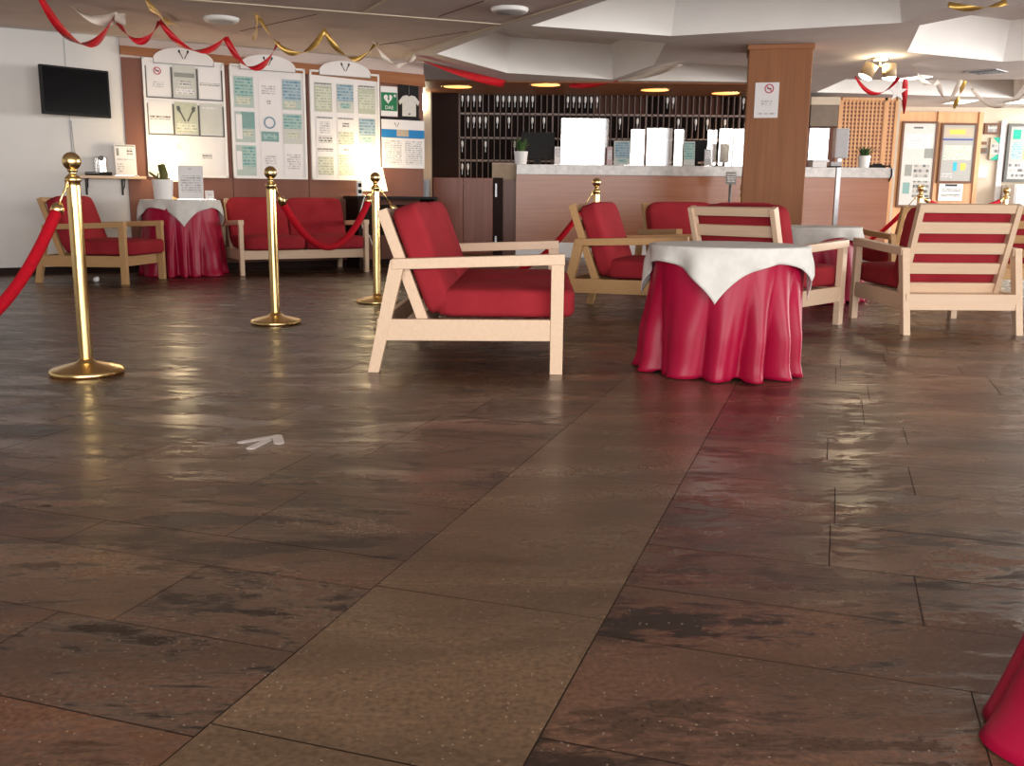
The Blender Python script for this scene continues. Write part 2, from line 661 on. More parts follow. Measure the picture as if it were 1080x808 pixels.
# floor: random-coursed slates either side of a smooth strip
SD = Vector((sin(radians(18.25)), cos(radians(18.25)), 0))
SE = Vector((SD.y, -SD.x, 0))
fl = MB()
M_floor = floor_material()
M_grout = noisy('dark_grout', (0.032, 0.021, 0.015), (0.042, 0.028, 0.020), 60, 0.8)
tone = fl.bm.loops.layers.float_color.new('tone')


def slab(s0, s1, t0, t1, c, cleft):
    g = 0.0013
    dz = [RND.uniform(-0.0006, 0.0) for _ in range(4)]
    q = [(s0 + g, t0 + g), (s0 + g, t1 - g), (s1 - g, t1 - g), (s1 - g, t0 + g)]
    vs, fs = fl.faces([SD * a + SE * b + Vector((0, 0, dz[i])) for i, (a, b) in enumerate(q)], [(0, 1, 2, 3)], M_floor)
    for lp in fs[0].loops:
        lp[tone] = (*c, cleft)


TONES = [(0.118, 0.064, 0.040), (0.106, 0.060, 0.040), (0.124, 0.066, 0.040), (0.102, 0.060, 0.041), (0.120, 0.060, 0.036), (0.130, 0.076, 0.046), (0.110, 0.064, 0.042)]


def courses(t_lo, t_hi, breaks, from_left):
    for s0, s1 in zip(breaks[:-1], breaks[1:]):
        t = t_lo if from_left else t_hi
        first = True
        while (t < t_hi - 1e-6) if from_left else (t > t_lo + 1e-6):
            w = RND.uniform(0.42, 0.95)
            if first:
                w *= RND.uniform(0.5, 1.0)
                first = False
            c = RND.choice(TONES)
            k = RND.uniform(0.95, 1.06)
            c = tuple(x * k for x in c)
            if from_left:
                t1 = min(t + w, t_hi)
                if t_hi - t1 < 0.2:
                    t1 = t_hi
                lo, hi = t, t1
                t = t1
            else:
                t1 = max(t - w, t_lo)
                lo, hi = t1, t
                t = t1
            # some slates are split into two courses
            if hi - lo > 0.3 and RND.random() < 0.28 and s1 - s0 > 0.34:
                sm = s0 + (s1 - s0) * RND.uniform(0.42, 0.58)
                slab(s0, sm, lo, hi, c, RND.uniform(0.5, 1))
                slab(sm, s1, lo, hi, RND.choice(TONES), RND.uniform(0.5, 1))
            else:
                slab(s0, s1, lo, hi, c, RND.uniform(0.45, 1))


def breaks(start, end, fixed):
    b = [start]
    for f in fixed:
        b.append(f)
    while b[-1] < end:
        b.append(b[-1] + RND.choice((0.26, 0.30, 0.34, 0.38, 0.46)))
    return b


lb, rb = [-4.2, -3.8, -3.4, -3.0, -2.6, -2.2, -1.8, -1.4, -1.0, -0.6, -0.2, 0.2, 0.62], []
TL, TR = -0.863, -0.373
courses(-11.0, TL, breaks(-4.2, 17.5, lb[1:] + [0.88, 1.11, 1.40, 1.70, 1.87, 2.25, 2.62]), False)
courses(TR, 11.5, breaks(-4.2, 17.5, lb[1:] + [0.95, 1.28, 1.65, 1.90, 2.16, 2.46, 2.80, 3.10]), True)
s = -4.0
for j, w in enumerate([1.5, 1.6, 1.3, 0.75, 0.57, 0.95, 1.15, 1.0, 1.2, 1.0, 1.1, 1.2, 1.0, 1.2, 1.3, 1.2]):
    k = RND.uniform(0.94, 1.06)
    slab(s, s + w, TL, TR, (0.135 * k, 0.088 * k, 0.053 * k), 0.12)
    s += w
fl.faces([(-9, -4.5, -0.0025), (12.5, -4.5, -0.0025), (12.5, 18.5, -0.0025), (-9, 18.5, -0.0025)], [(0, 1, 2, 3)], M_grout)
struct(fl.build('floor', recalc=False))

# ceiling with deep white coffers
HOLES = [
    [(0.14, 9.23), (1.49, 9.72), (3.37, 8.90), (3.55, 7.3), (2.4, 6.4), (1.15, 6.7), (0.72, 8.04)],
    [(3.58, 9.02), (4.10, 10.60), (5.41, 11.22), (6.6, 10.6), (6.9, 9.0), (5.7, 7.8), (4.05, 7.95)],
    [(-0.12, 9.42), (-0.86, 11.05), (-0.10, 12.65), (1.28, 13.2), (1.62, 11.75), (1.50, 10.15), (0.42, 9.66)],
    [(1.52, 13.3), (3.1, 13.35), (3.25, 12.7), (3.1, 11.9), (1.85, 11.56)],
    [(4.35, 14.5), (7.45, 15.0), (6.5, 12.75), (5.5, 12.95), (4.25, 12.95)],
]
RECESS = 0.42
OUTER = [(-8.5, -3.4), (12, -3.4), (12, 17.6), (-8.5, 17.6)]
ce = MB()
loops = [[Vector((x, y, CEIL)) for x, y in OUTER]] + [[Vector((x, y, CEIL)) for x, y in h] for h in HOLES]
tris = tessellate_polygon(loops)
flatv = [v for lp in loops for v in lp]
ce.faces(flatv, [tuple(t) for t in tris], M_ceil)
for h in HOLES:
    n = len(h)
    ins = Vector((sum(p[0] for p in h) / n, sum(p[1] for p in h) / n, 0))
    lo = [Vector((x, y, CEIL)) for x, y in h]
    hi = [Vector((ins.x + (x - ins.x) * 0.94, ins.y + (y - ins.y) * 0.94, CEIL + RECESS)) for x, y in h]
    ce.faces(lo + hi, [(i, (i + 1) % n, (i + 1) % n + n, i + n) for i in range(n)], M_recess)
    ce.faces(hi, [tuple(range(n))], M_ceil)
ce.b2((-8.6, -3.5, CEIL + 0.6), (12.1, 17.7, CEIL + 0.62), M_ceil)
struct(ce.build('ceiling', recalc=False))

# felt panels between pale strips over the left-hand side
tp = MB()
PAN = [(-6.2, 5.0), (-2.39, 8.19), (-0.13, 9.08), (-1.15, 11.05), (-1.12, 11.3), (-6.2, 8.3)]
tp.prism([(-3.2, 7.85), (0.52, 9.33 - 1.40), (-0.13, 9.08)], CEIL - 0.012, CEIL - 0.002, M_tile, 'z')
tp.prism([(-5.9, 6.85), (-0.17, 9.12), (-1.2, 11.0), (-1.25, 11.35), (-6.4, 8.55)], CEIL - 0.012, CEIL - 0.002, M_tile, 'z')
tp.prism([(-3.2, 7.79), (0.50, 7.87), (0.9, 6.9), (0.2, 4.0), (-6.0, 4.0), (-6.3, 6.5)], CEIL - 0.012, CEIL - 0.002, M_tile, 'z')
struct(tp.build('ceiling_panel'))
st = MB()
for a, b, w in (((-6.0, 6.77), (-0.12, 9.10), 0.045), ((0.56, 7.93), (-0.12, 9.10), 0.04), ((-0.12, 9.10), (-1.22, 11.1), 0.035), ((-1.27, 8.58), (-0.95, 7.9), 0.03)):
    st.bar((a[0], a[1], CEIL - 0.012), (b[0], b[1], CEIL - 0.012), 0.016, w, M_cream, up=(b[1] - a[1], a[0] - b[0], 0), bevel=0)
struct(st.build('trim_1'))
jn = MB()
for a, b in (((-0.66, 8.75), (-0.25, 8.05)), ((-1.39, 10.37), (-0.45, 9.5)), ((-2.6, 9.6), (-1.7, 8.7))):
    jn.bar((a[0], a[1], CEIL - 0.012), (b[0], b[1], CEIL - 0.012), 0.006, 0.012, C_choc, up=(b[1] - a[1], a[0] - b[0], 0), bevel=0)
struct(jn.build('trim_2'))
# brown boarded soffit over the reception
rs = MB()
rs.b2((-1.3, 13.45, CEIL - 0.02), (3.45, 15.5, CEIL - 0.004), M_beam)
struct(rs.build('ceiling_reception'))


def wall_slab(name, a, b, z0, z1, m, t=0.1):
    a, b = Vector((*a, 0)), Vector((*b, 0))
    d = (b - a)
    mid = (a + b) / 2
    ang = atan2(d.y, d.x)
    w = MB()
    w.box((0, t / 2, (z0 + z1) / 2), (d.length, t, z1 - z0), m)
    return struct(w.build(name, None, None, (mid.x, mid.y, 0), ang))


a, b = on_wall(-2.2, 0, 0), on_wall(4.86, 0, 0)
wall_slab('wall_left', a.xy, b.xy, 0, CEIL + 0.2, M_white)
wall_slab('wall_far_left', (-7.2, -3.3), (-7.2, 8.4), 0, CEIL + 0.2, M_white, 0.1)
wall_slab('wall_back', (-3.0, 15.45), (5.9, 15.45), 0, CEIL + 0.2, M_brown)
wall_slab('wall_right_back', (5.9, 16.55), (11.2, 16.55), 0, CEIL + 0.2, M_cream)
wall_slab('wall_corner', (5.95, 15.45), (5.95, 16.6), 0, CEIL + 0.2, M_cream, 0.06)
p = MB()
p.b2((1.56, -0.02, 0.0), (4.86, -0.001, 2.14), M_brown)
for u in (2.62, 3.46, 4.31):
    p.b2((u - 0.003, -0.0215, 0.1), (u + 0.003, -0.019, 2.1), M_darkwood)
struct(p.build('wall_panelling', None, None, P0, WROT))
p = MB()
p.prism([(1.555, 2.245), (1.555, 2.165), (4.87, 2.05), (4.87, 2.185)], -0.06, -0.001, M_beam)
struct(p.build('trim_3', None, None, P0, WROT))
p = MB()
p.b2((1.555, -0.02, 2.13), (4.87, -0.001, CEIL), M_tile)
struct(p.build('trim_8', None, None, P0, WROT))
p = MB()
p.b2((-2.2, -0.015, 0), (1.56, -0.001, 0.07), M_darkwood)
p.b2((1.56, -0.035, 0), (4.86, -0.02, 0.07), M_darkwood)
struct(p.build('baseboard_left', None, None, P0, WROT))
p = MB()
p.b2((1.047, -0.004, 0.07), (1.055, -0.001, CEIL), M_grey)
struct(p.build('trim_4', None, None, P0, WROT))
# window walls (behind the viewer and on the right)
w = MB()
w.b2((-7.2, -3.1, 0), (3.1, -3.0, 0.28), M_white)
w.b2((-7.2, -3.1, 2.28), (11.2, -3.0, CEIL + 0.2), M_white)
w.b2((-7.2, -3.1, 0.28), (-3.2, -3.0, 2.28), M_white)
w.b2((2.8, -3.1, 0.28), (3.1, -3.0, 2.28), M_white)
w.b2((10.1, -3.1, 0), (11.2, -3.0, 2.28), M_white)
struct(w.build('wall_rear'))
w = MB()
for i in range(5):
    x = -3.2 + i * 6.0 / 4
    w.b2((x - 0.03, -3.09, 0.28), (x + 0.03, -3.02, 2.28), M_white)
struct(w.build('window_1'))
w = MB()
for i in range(5):
    x = 3.13 + i * 6.94 / 4
    w.b2((x - 0.03, -3.09, 0.0), (x + 0.03, -3.02, 2.28), M_white)
w.b2((3.1, -3.09, 0.0), (10.1, -3.02, 0.08), M_white)
struct(w.build('door_1'))
w = MB()
w.b2((11.1, -3.1, 0), (11.2, 16.6, 0.6), M_white)
w.b2((11.1, -3.1, 2.3), (11.2, 16.6, CEIL + 0.2), M_white)
w.b2((11.1, -3.1, 0.6), (11.2, 4.8, 2.3), M_white)
w.b2((11.1, 15.8, 0.6), (11.2, 16.6, 2.3), M_white)
struct(w.build('wall_right'))
w = MB()
for i in range(8):
    y = 4.8 + i * 11.0 / 7
    w.b2((11.12, y - 0.03, 0.6), (11.19, y + 0.03, 2.3), M_white)
struct(w.build('window_2'))

# timber-clad pillar
pl = MB()
pl.b2((-0.31, -0.29, 0), (0.31, 0.29, CEIL - 0.03), M_cherryv, 0.01)
pl.b2((-0.325, -0.305, CEIL - 0.05), (0.325, 0.305, CEIL - 0.002), M_beam, 0.004)
for x in (-0.16, 0.0, 0.16):
    pl.b2((x - 0.002, -0.2915, 0.02), (x + 0.002, -0.289, CEIL - 0.06), M_beam)
struct(pl.build('pillar', None, None, (2.72, 10.42, 0), radians(-12)))

# ------------------------------------------------------------------ seating
A_REAR, A_FRONT = -0.435, 0.435


def make_seat(name, label, cat, w, cushions, wd, loc, face, group=None, back_on=None, seat_h=0.15, top=0.752):
    """wooden easy chair / sofa, local +Y is the way it faces"""
    root = thing(name, label, cat, loc, atan2(-face[0], face[1]), group)
    hw = w / 2
    lt = 0.042
    for sx in (-1, 1):
        x = sx * (hw - lt / 2)
        m = MB()
        m.bar((x, 0.405, 0), (x, 0.405, 0.52), 0.058, lt, wd, up=(1, 0, 0))
        m.build('leg', wd, root)
        m = MB()
        v = []
        for y0, y1, z in ((-0.462, -0.412, 0.0), (-0.352, -0.285, 0.515)):
            v += [(x - lt / 2, y0, z), (x + lt / 2, y0, z), (x + lt / 2, y1, z), (x - lt / 2, y1, z)]
        m.faces(v, [(3, 2, 1, 0), (4, 5, 6, 7), (0, 1, 5, 4), (1, 2, 6, 5), (2, 3, 7, 6), (3, 0, 4, 7)], wd)
        m.build('leg', wd, root)
        m = MB()
        m.bar((x, -0.345, 0.497), (x, 0.436, 0.527), 0.048, lt + 0.014, wd, up=(1, 0, 0), bevel=0.004)
        m.build('armrest', wd, root)
        m = MB()
        m.bar((x, -0.40, 0.197), (x, 0.376, 0.203), 0.098, 0.032, wd, up=(1, 0, 0))
        m.build('side_rail', wd, root)
    m = MB()
    m.bar((-hw + lt, 0.36, 0.20), (hw - lt, 0.36, 0.20), 0.03, 0.09, wd, up=(0, 0, 1))
    m.build('front_rail', wd, root)
    m = MB()
    m.bar((-hw + lt * 0.4, -0.405, 0.197), (hw - lt * 0.4, -0.405, 0.197), 0.03, 0.098, wd, up=(0, 0, 1))
    m.build('rear_rail', wd, root)
    m = MB()
    for k in range(4):
        y = -0.26 + k * 0.18
        m.b2((-hw + lt, y - 0.035, 0.222), (hw - lt, y + 0.035, 0.238), wd)
    m.build('seat_slats', wd, root)
    # reclined back
    b0, b1 = Vector((0, -0.205, 0.215)), Vector((0, -0.397, top))
    bd = (b1 - b0).normalized()
    bn = Vector((0, bd.z, -bd.y))                 # forward, out of the back
    px = hw - lt - 0.03
    for sx in (-1, 1):
        m = MB()
        m.bar((sx * px, b0.y, b0.z), (sx * px, b1.y, b1.z), 0.05, 0.034, wd, up=(1, 0, 0))
        m.build('back_post', wd, root)
    m = MB()
    c = b1 - bd * 0.026
    m.bar((-px + 0.017, c.y, c.z), (px - 0.017, c.y, c.z), 0.028, 0.052, wd, up=bd)
    m.build('top_rail', wd, root)
    for k in range(4):
        c = b1 - bd * (0.150 + k * 0.132)
        m = MB()
        m.bar((-px + 0.017, c.y, c.z), (px - 0.017, c.y, c.z), 0.018, 0.070, wd, up=bd)
        m.build('back_slat', wd, root)
    # cushions
    iw = (w - 2 * lt - 0.012) / cushions
    for k in range(cushions):
        x = -w / 2 + lt + 0.006 + iw * (k + 0.5)
        m = MB()
        m.cushion((x, 0.165, 0.243 + seat_h / 2), (iw - 0.006, 0.65, seat_h), M_red, None, 9, 0.12)
        m.build('seat_cushion', M_red, root)
        if back_on is None or k in back_on:
            m = MB()
            th = 0.15
            c = b0 + bd * (0.025 + 0.26) + bn * (0.020 + th / 2)
            R = Matrix((Vector((1, 0, 0)), bd, Vector((1, 0, 0)).cross(bd))).transposed()
            m.cushion((x, c.y, c.z), (iw - 0.010, 0.52, th), M_red, R, 8.5, 0.16)
            m.build('back_cushion', M_red, root)
    return root


def rot2(az):
    """direction az degrees anticlockwise from +X"""
    return (cos(radians(az)), sin(radians(az)))


make_seat('sofa', 'pale wooden two-seat sofa with red cushions seen side-on, left of the near draped table', 'sofa', 1.42, 2, M_birch, (-0.185, 5.09, 0), rot2(-1.5), top=0.738)
make_seat('armchair', 'pale wooden armchair seen from behind, red cushion showing between its back slats', 'armchair', 0.74, 1, M_birch, (2.727, 6.30, 0), rot2(92), top=0.785)
make_seat('armchair', 'shade-toned wooden armchair turned side-on with red cushions, between the pale sofa and the near draped table', 'armchair', 0.72, 1, M_birch_shaded, (0.88, 6.97, 0), rot2(-21))
make_seat('armchair', 'wooden armchair with its slatted back rising right behind the near draped table', 'armchair', 0.72, 1, M_birch, (1.605, 6.265, 0), rot2(45))
make_seat('sofa', 'wide shade-toned two-seat sofa with red cushions facing the viewer before the timber pillar', 'sofa', 1.42, 2, M_birch_shaded, (1.92, 8.85, 0), rot2(-72.5))
make_seat('sofa', 'shade-toned wooden sofa with its left back cushion missing, beyond the slatted armchair on the right', 'sofa', 1.42, 2, M_birch_shaded, (3.90, 8.70, 0), rot2(93), back_on=(1,))
make_seat('armchair', 'shade-toned wooden armchair with red cushions under the television at the far left', 'armchair', 0.70, 1, M_birch_shaded, (-3.80, 9.0, 0), rot2(-8.5))
make_seat('sofa', 'pale two-seat sofa with dark red cushions standing below the poster boards', 'sofa', 1.36, 2, M_birch, (-2.34, 10.40, 0), (0.494, -0.8695))


# ------------------------------------------------------------------ tables under floor-length cloths
def skirt(name, label, loc, r_top, r_bot, h, folds, seed, amp=0.046, hang_round=0.02, hem=0.012, lean=0.0, bump=None):
    rr = random.Random(seed)
    ph = [rr.uniform(0, 2 * pi) for _ in range(6)]
    m = MB()
    seg, rows = 220, 26
    grid = []

    def fold(t):
        w = t + 0.16 * sin(2 * t + ph[0]) + 0.10 * sin(3 * t + ph[1])
        a = abs(sin(0.5 * folds * w + ph[2])) ** 0.8
        b2 = abs(sin((folds - 3) * 0.5 * w + ph[3]))
        return (a - 0.55) * 1.6 + (b2 - 0.6) * 0.75

    for i in range(rows + 1):
        v = i / rows
        z = h * (1 - v) - 0.0
        ring = []
        for j in range(seg):
            t = 2 * pi * j / seg
            g = min(1, v * 1.5) ** 1.6
            sp = 1 + 0.35 * sin(2 * t + ph[4]) * v * v
            f = fold(t + 0.10 * v * sin(3 * t + ph[5]))
            r = r_top + (r_bot - r_top) * (v ** 1.15) * sp + amp * g * f * (0.6 + 0.6 * v)
            if v > 0.90:
                r += (v - 0.90) * 0.18 * max(0, f)
            if bump:
                da = (t - bump[0] + pi) % (2 * pi) - pi
                r += bump[2] * math.exp(-(da / bump[1]) ** 2) * v
            zz = max(0.003, z + 0.0)
            if i == 0:
                r, zz = r_top - 0.006, h
            elif i == 1:
                zz = h - 0.008
                r = r_top + 0.003
            if i == rows:
                zz = 0.004 + hem * (0.5 + 0.5 * sin(5 * t + ph[1])) * (f < 0)
            ring.append(m.bm.verts.new((r * cos(t) + lean * v, r * sin(t), zz)))
        grid.append(ring)
    k = m.mi(M_satin)
    for i in range(rows):
        for j in range(seg):
            f = m.bm.faces.new((grid[i][j], grid[i + 1][j], grid[i + 1][(j + 1) % seg], grid[i][(j + 1) % seg]))
            f.smooth = True
    prev = grid[0]
    for q in (0.6, 0.0):
        if q:
            nr = [m.bm.verts.new((v.co.x * q, v.co.y * q, h)) for v in prev]
            for j in range(seg):
                m.bm.faces.new((prev[j], prev[(j + 1) % seg], nr[(j + 1) % seg], nr[j]))
            prev = nr
        else:
            m.bm.faces.new(list(prev))
    o = m.build(name, M_satin, None, loc)
    sm = o.modifiers.new('cloth_thickness', 'SOLIDIFY')
    sm.thickness = 0.003
    sm.offset = -1
    return tag(o, label, 'tablecloth')


def topper(name, label, loc, R, h, side, az, seed, flare=0.25, wav=0.016):
    """square white cloth laid diagonally on a round table"""
    rr = random.Random(seed)
    m = MB()
    n = 64
    ca, sa = cos(az), sin(az)
    ph = [rr.uniform(0, 6.28) for _ in range(4)]
    g = []
    for i in range(n + 1):
        row = []
        for j in range(n + 1):
            x = (i / n - 0.5) * side
            y = (j / n - 0.5) * side
            r = sqrt(x * x + y * y)
            t = atan2(y, x)
            if r <= R:
                px, py, z = x, y, h
            else:
                d = r - R
                cr = min(d, 0.03)
                drop = max(0.0, d - 0.012)
                rad = R + 0.018 + flare * 0.28 * drop + wav * sin(9 * t + ph[0]) * min(1, drop / 0.08) + 0.5 * wav * sin(15 * t + ph[1]) * min(1, drop / 0.1)
                px, py = rad * cos(t), rad * sin(t)
                z = h - drop * 0.97 - 0.002
            row.append(m.bm.verts.new((px * ca - py * sa, px * sa + py * ca, z)))
        g.append(row)
    m.mi(M_linen)
    for i in range(n):
        for j in range(n):
            f = m.bm.faces.new((g[i][j], g[i + 1][j], g[i + 1][j + 1], g[i][j + 1]))
            f.smooth = True
    o = m.build(name, M_linen, None, loc)
    sm = o.modifiers.new('cloth_thickness', 'SOLIDIFY')
    sm.thickness = 0.003
    sm.offset = 0
    return tag(o, label, 'tablecloth')


T1 = (1.012, 4.575)
skirt('red_tablecloth', 'glossy crimson floor-length cloth in deep folds on the table beside the pale sofa', (*T1, 0), 0.348, 0.345, 0.585, 14, 3, lean=-0.022)
topper('white_tablecloth', 'white square cloth hanging in points over the near crimson draped table', (*T1, 0), 0.352, 0.592, 0.868, radians(-110 + 45), 5)
T2 = (2.42, 7.95)
skirt('red_tablecloth', 'crimson cloth on the table behind the armchair arm, in front of the pillar', (*T2, 0), 0.37, 0.41, 0.585, 12, 8)
topper('white_tablecloth', 'white square cloth on the half-hidden table in front of the pillar', (*T2, 0), 0.372, 0.592, 0.92, radians(-120 + 45), 9)
T3 = (-3.33, 9.82)
skirt('red_tablecloth', 'dark crimson floor-length cloth on the tall table under the first poster board', (*T3, 0), 0.36, 0.41, 0.735, 12, 11)
topper('white_tablecloth', 'white square cloth under the cactus pot on the tall crimson table', (*T3, 0), 0.362, 0.742, 0.90, radians(-68 + 45), 12)
skirt('red_tablecloth', 'corner of a bright red floor-length cloth at the lower right edge close to the viewer', (1.228, 1.205, 0), 0.36, 0.425, 0.585, 10, 21, 0.012, bump=(radians(159), 0.24, 0.085))


# ------------------------------------------------------------------ brass posts and velvet ropes
def make_post(label, loc):
    r = thing('barrier_post', label, 'barrier post', loc)
    m = MB()
    m.lathe([(0.155, 0), (0.16, 0.006), (0.158, 0.020), (0.150, 0.026), (0.10, 0.040), (0.05, 0.052), (0.034, 0.060), (0.030, 0.068)], (0, 0, 0), M_brass, 48)
    m.build('base', M_brass, r)
    m = MB()
    m.lathe([(0.0295, 0.06), (0.0295, 0.845), (0.034, 0.848), (0.034, 0.862), (0.026, 0.870), (0.017, 0.878), (0.015, 0.888), (0.021, 0.893), (0.021, 0.899)], (0, 0, 0), M_brass, 32)
    m.build('pole', M_brass, r)
    m = MB()
    R = 0.039
    m.lathe([(R * cos(a), 0.934 + R * sin(a)) if abs(a) < 1.57 else (0.0, 0.934 + R * sin(a)) for a in [(-pi / 2 + pi * i / 16) for i in range(17)]], (0, 0, 0), M_brass, 32)
    m.build('ball_finial', M_brass, r)
    return r


ST = [((-1.916, 4.288, 0), 'tall brass barrier post nearest the viewer at the far left'),
      ((-1.500, 6.089, 0), 'brass barrier post second from the left, in front of the sofa under the poster boards'),
      ((-1.035, 7.370, 0), 'brass barrier post third from the left, just behind the pale two-seat sofa'),
      ((0.720, 8.60, 0), 'brass barrier post in front of the reception counter, behind the side-on wooden armchair'),
      ((2.62, 11.30, 0), 'brass barrier post half hidden by the left edge of the timber pillar'),
      ((4.33, 10.50, 0), 'brass barrier post before the first framed notice on the right, by the sagging rope'),
      ((5.74, 11.50, 0), 'brass barrier post farthest right, beside the black-framed notice board')]
posts = [make_post(ST[0][1], ST[0][0])]
for loc, lab in ST[1:]:
    posts.append(dup(posts[0], loc, 0, lab))


def rope(label, a, b, sag, za=0.835, zb=0.835):
    a = Vector((a[0], a[1], za))
    b = Vector((b[0], b[1], zb))
    d = (b - a)
    d.z = 0
    d.normalize()
    a = a + d * 0.05
    b = b - d * 0.05
    P = lambda t: a.lerp(b, t) - Vector((0, 0, 4 * sag * t * (1 - t)))
    r = thing('barrier_rope', label, 'rope', a)
    m = MB()
    n = 40
    m.tube([P(0.05 + 0.90 * i / n) - a for i in range(n + 1)], 0.024, M_velvet, 14)
    m.build('velvet_rope', M_velvet, r)
    for t0, t1, e in ((0.05, 0.0, a), (0.95, 1.0, b)):
        m = MB()
        q0, q1 = P(t0) - a, P(t1) - a
        dd = (q1 - q0)
        L = dd.length
        dd.normalize()
        m.tube([q0 - dd * 0.02, q0 + dd * 0.012, q0 + dd * 0.03, q0 + dd * 0.04], [0.026, 0.026, 0.014, 0.007], M_brass, 12)
        hook = [q0 + dd * 0.035]
        side = Vector((0, 0, 1))
        c = q1 + (Vector((0, 0, 0)))
        for k in range(9):
            an = -pi / 2 + k * pi * 1.5 / 8
            hook.append(c - dd * 0.004 + dd * (0.014 * sin(an)) + side * (0.014 * cos(an) + 0.0))
        m.tube(hook, 0.0045, M_brass, 8)
        m.build('brass_hook', M_brass, r)
    return r


OFF = (-2.12, 2.45)
rope('red velvet rope dropping out of the picture from the nearest brass post', ST[0][0], OFF, 0.56)
posts.append(dup(posts[0], (*OFF, 0), 0, 'brass barrier post just left of the picture, holding the end of the nearest rope'))
rope('red velvet rope sagging in a curve between the second and third brass posts', ST[1][0], ST[2][0], 0.385)
rope('dark red velvet rope sagging low behind the pale two-seat sofa', ST[2][0], ST[3][0], 0.68)
rope('red velvet rope hanging low from the pillar to the brass post at the framed notices', ST[4][0], ST[5][0], 0.64)
rope('red velvet rope hung almost level before the framed notices on the right', ST[5][0], ST[6][0], 0.13)

# ------------------------------------------------------------------ reception
CY = 13.3
rc = thing('reception_counter', 'long cherry-wood reception counter with grey stone top and white plinth', 'counter', (0.03, CY, 0))
m = MB()
m.b2((0.0, 0.0, 0.20), (5.02, 0.10, 1.10), M_cherry)
m.build('front_panel', M_cherry, rc)
m = MB()
m.b2((0.0, 0.10, 0.0), (0.06, 0.75, 1.10), M_cherry)
m.build('end_panel', M_cherry, rc)
m = MB()
m.b2((4.96, 0.10, 0.0), (5.06, 0.75, 1.10), M_orange)
m.build('end_panel', M_orange, rc)
m = MB()
m.b2((0.0, -0.03, 1.10), (5.06, 0.45, 1.235), M_stone, 0.006)
m.build('stone_ledge', M_stone, rc)
m = MB()
m.b2((0.0, -0.012, 0.0), (5.02, 0.08, 0.20), M_plinth)
m.build('plinth', M_plinth, rc)

gt = thing('counter_gate', 'dark glossy cherry-wood gate panels closing the left end of the reception counter', 'gate', (-1.09, CY, 0))
for i in range(2):
    m = MB()
    m.b2((i * 0.405, 0, 0.05), (i * 0.405 + 0.40, 0.04, 1.05), M_door, 0.003)
    d = m.build('door_panel', M_door, gt)
m = MB()
m.b2((0.81, 0.0, 0.0), (0.94, 0.06, 1.055), M_darkwood)
m.build('jamb', M_darkwood, gt)
m = MB()
m.b2((0.835, -0.025, 0.80), (0.862, 0.0, 0.98), M_steel, 0.004)
m.b2((0.835, -0.02, 0.16), (0.862, 0.0, 0.28), M_steel, 0.004)
m.build('handle', M_steel, gt)
m = MB()
m.b2((-0.16, 0.0, 0.0), (-0.05, 0.10, 1.02), M_grey, 0.006)
m.b2((-0.10, -0.02, 0.80), (-0.075, 0.0, 1.0), M_steel)
m.build('post', M_grey, gt)

bx = MB()
bx.b2((0, 0, 1.03), (0.33, 0.25, 1.255), M_beige, 0.004)
bx.b2((0.0, -0.002, 1.245), (0.33, 0.252, 1.257), M_cherry)
bx.b2((0.0, 0.0, 0.0), (0.33, 0.25, 1.03), M_door)
tag(bx.build('pedestal_cabinet', None, None, (-0.30, CY + 0.15, 0)), 'narrow cabinet with beige upper box at the left end of the counter', 'cabinet')


def pot_plant(name, label, loc, pr, ph, kind, spread, hgt, n, seed):
    r = thing(name, label, 'plant', loc)
    m = MB()
    m.lathe([(pr * 0.80, 0), (pr, ph), (pr * 0.93, ph), (pr * 0.9, ph - 0.015), (0, ph - 0.015)], (0, 0, 0), M_ceramic, 24)
    m.build('pot', M_ceramic, r)
    rr = random.Random(seed)
    m = MB()
    for i in range(n):
        a = rr.uniform(0, 2 * pi)
        tilt = rr.uniform(0.1, 1.0) * spread
        L = hgt * rr.uniform(0.7, 1.05)
        b0 = Vector((0.3 * pr * cos(a), 0.3 * pr * sin(a), ph - 0.012))
        prev = None
        w = rr.uniform(0.010, 0.016)
        for k in range(6):
            t = k / 5
            c = b0 + Vector((cos(a) * tilt * t, sin(a) * tilt * t, L * t * (1 - 0.35 * t * tilt / max(hgt, 0.01))))
            s = Vector((-sin(a), cos(a), 0)) * (w * (1 - t) ** 0.6 + 0.0006)
            e = (m.bm.verts.new(c - s), m.bm.verts.new(c + s + Vector((0, 0, 0.003))))
            if prev:
                m.bm.faces.new((prev[0], prev[1], e[1], e[0]))
            prev = e
    m.mi(M_leaf)
    o = m.build('foliage', M_leaf, r)
    sm = o.modifiers.new('leaf_thickness', 'SOLIDIFY')
    sm.thickness = 0.0015
    return r


pot_plant('potted_plant', 'small green plant in a white pot on the left end of the reception counter', (0.09, CY + 0.1, 1.235), 0.095, 0.17, 0, 0.10, 0.20, 46, 2)
pot_plant('potted_plant', 'bushy green plant in a white pot on the right end of the reception counter', (4.74, CY + 0.15, 1.235), 0.085, 0.16, 0, 0.16, 0.15, 46, 4)


def monitor(label, loc, w, h, rz=0.0, stand=0.08):
    r = thing('monitor', label, 'monitor', loc, rz)
    m = MB()
    m.b2((-w / 2, -0.015, stand), (w / 2, 0.03, stand + h), M_black, 0.005)
    m.build('housing', M_black, r)
    m = MB()
    m.b2((-w / 2 + 0.012, 0.0301, stand + 0.012), (w / 2 - 0.012, 0.033, stand + h - 0.012), M_screen)
    m.build('screen', M_screen, r)
    m = MB()
    m.b2((-0.03, 0, 0.008), (0.03, 0.02, stand + 0.02), M_black)
    m.b2((-0.10, -0.07, 0), (0.10, 0.08, 0.010), M_black)
    m.build('stand', M_black, r)
    return r


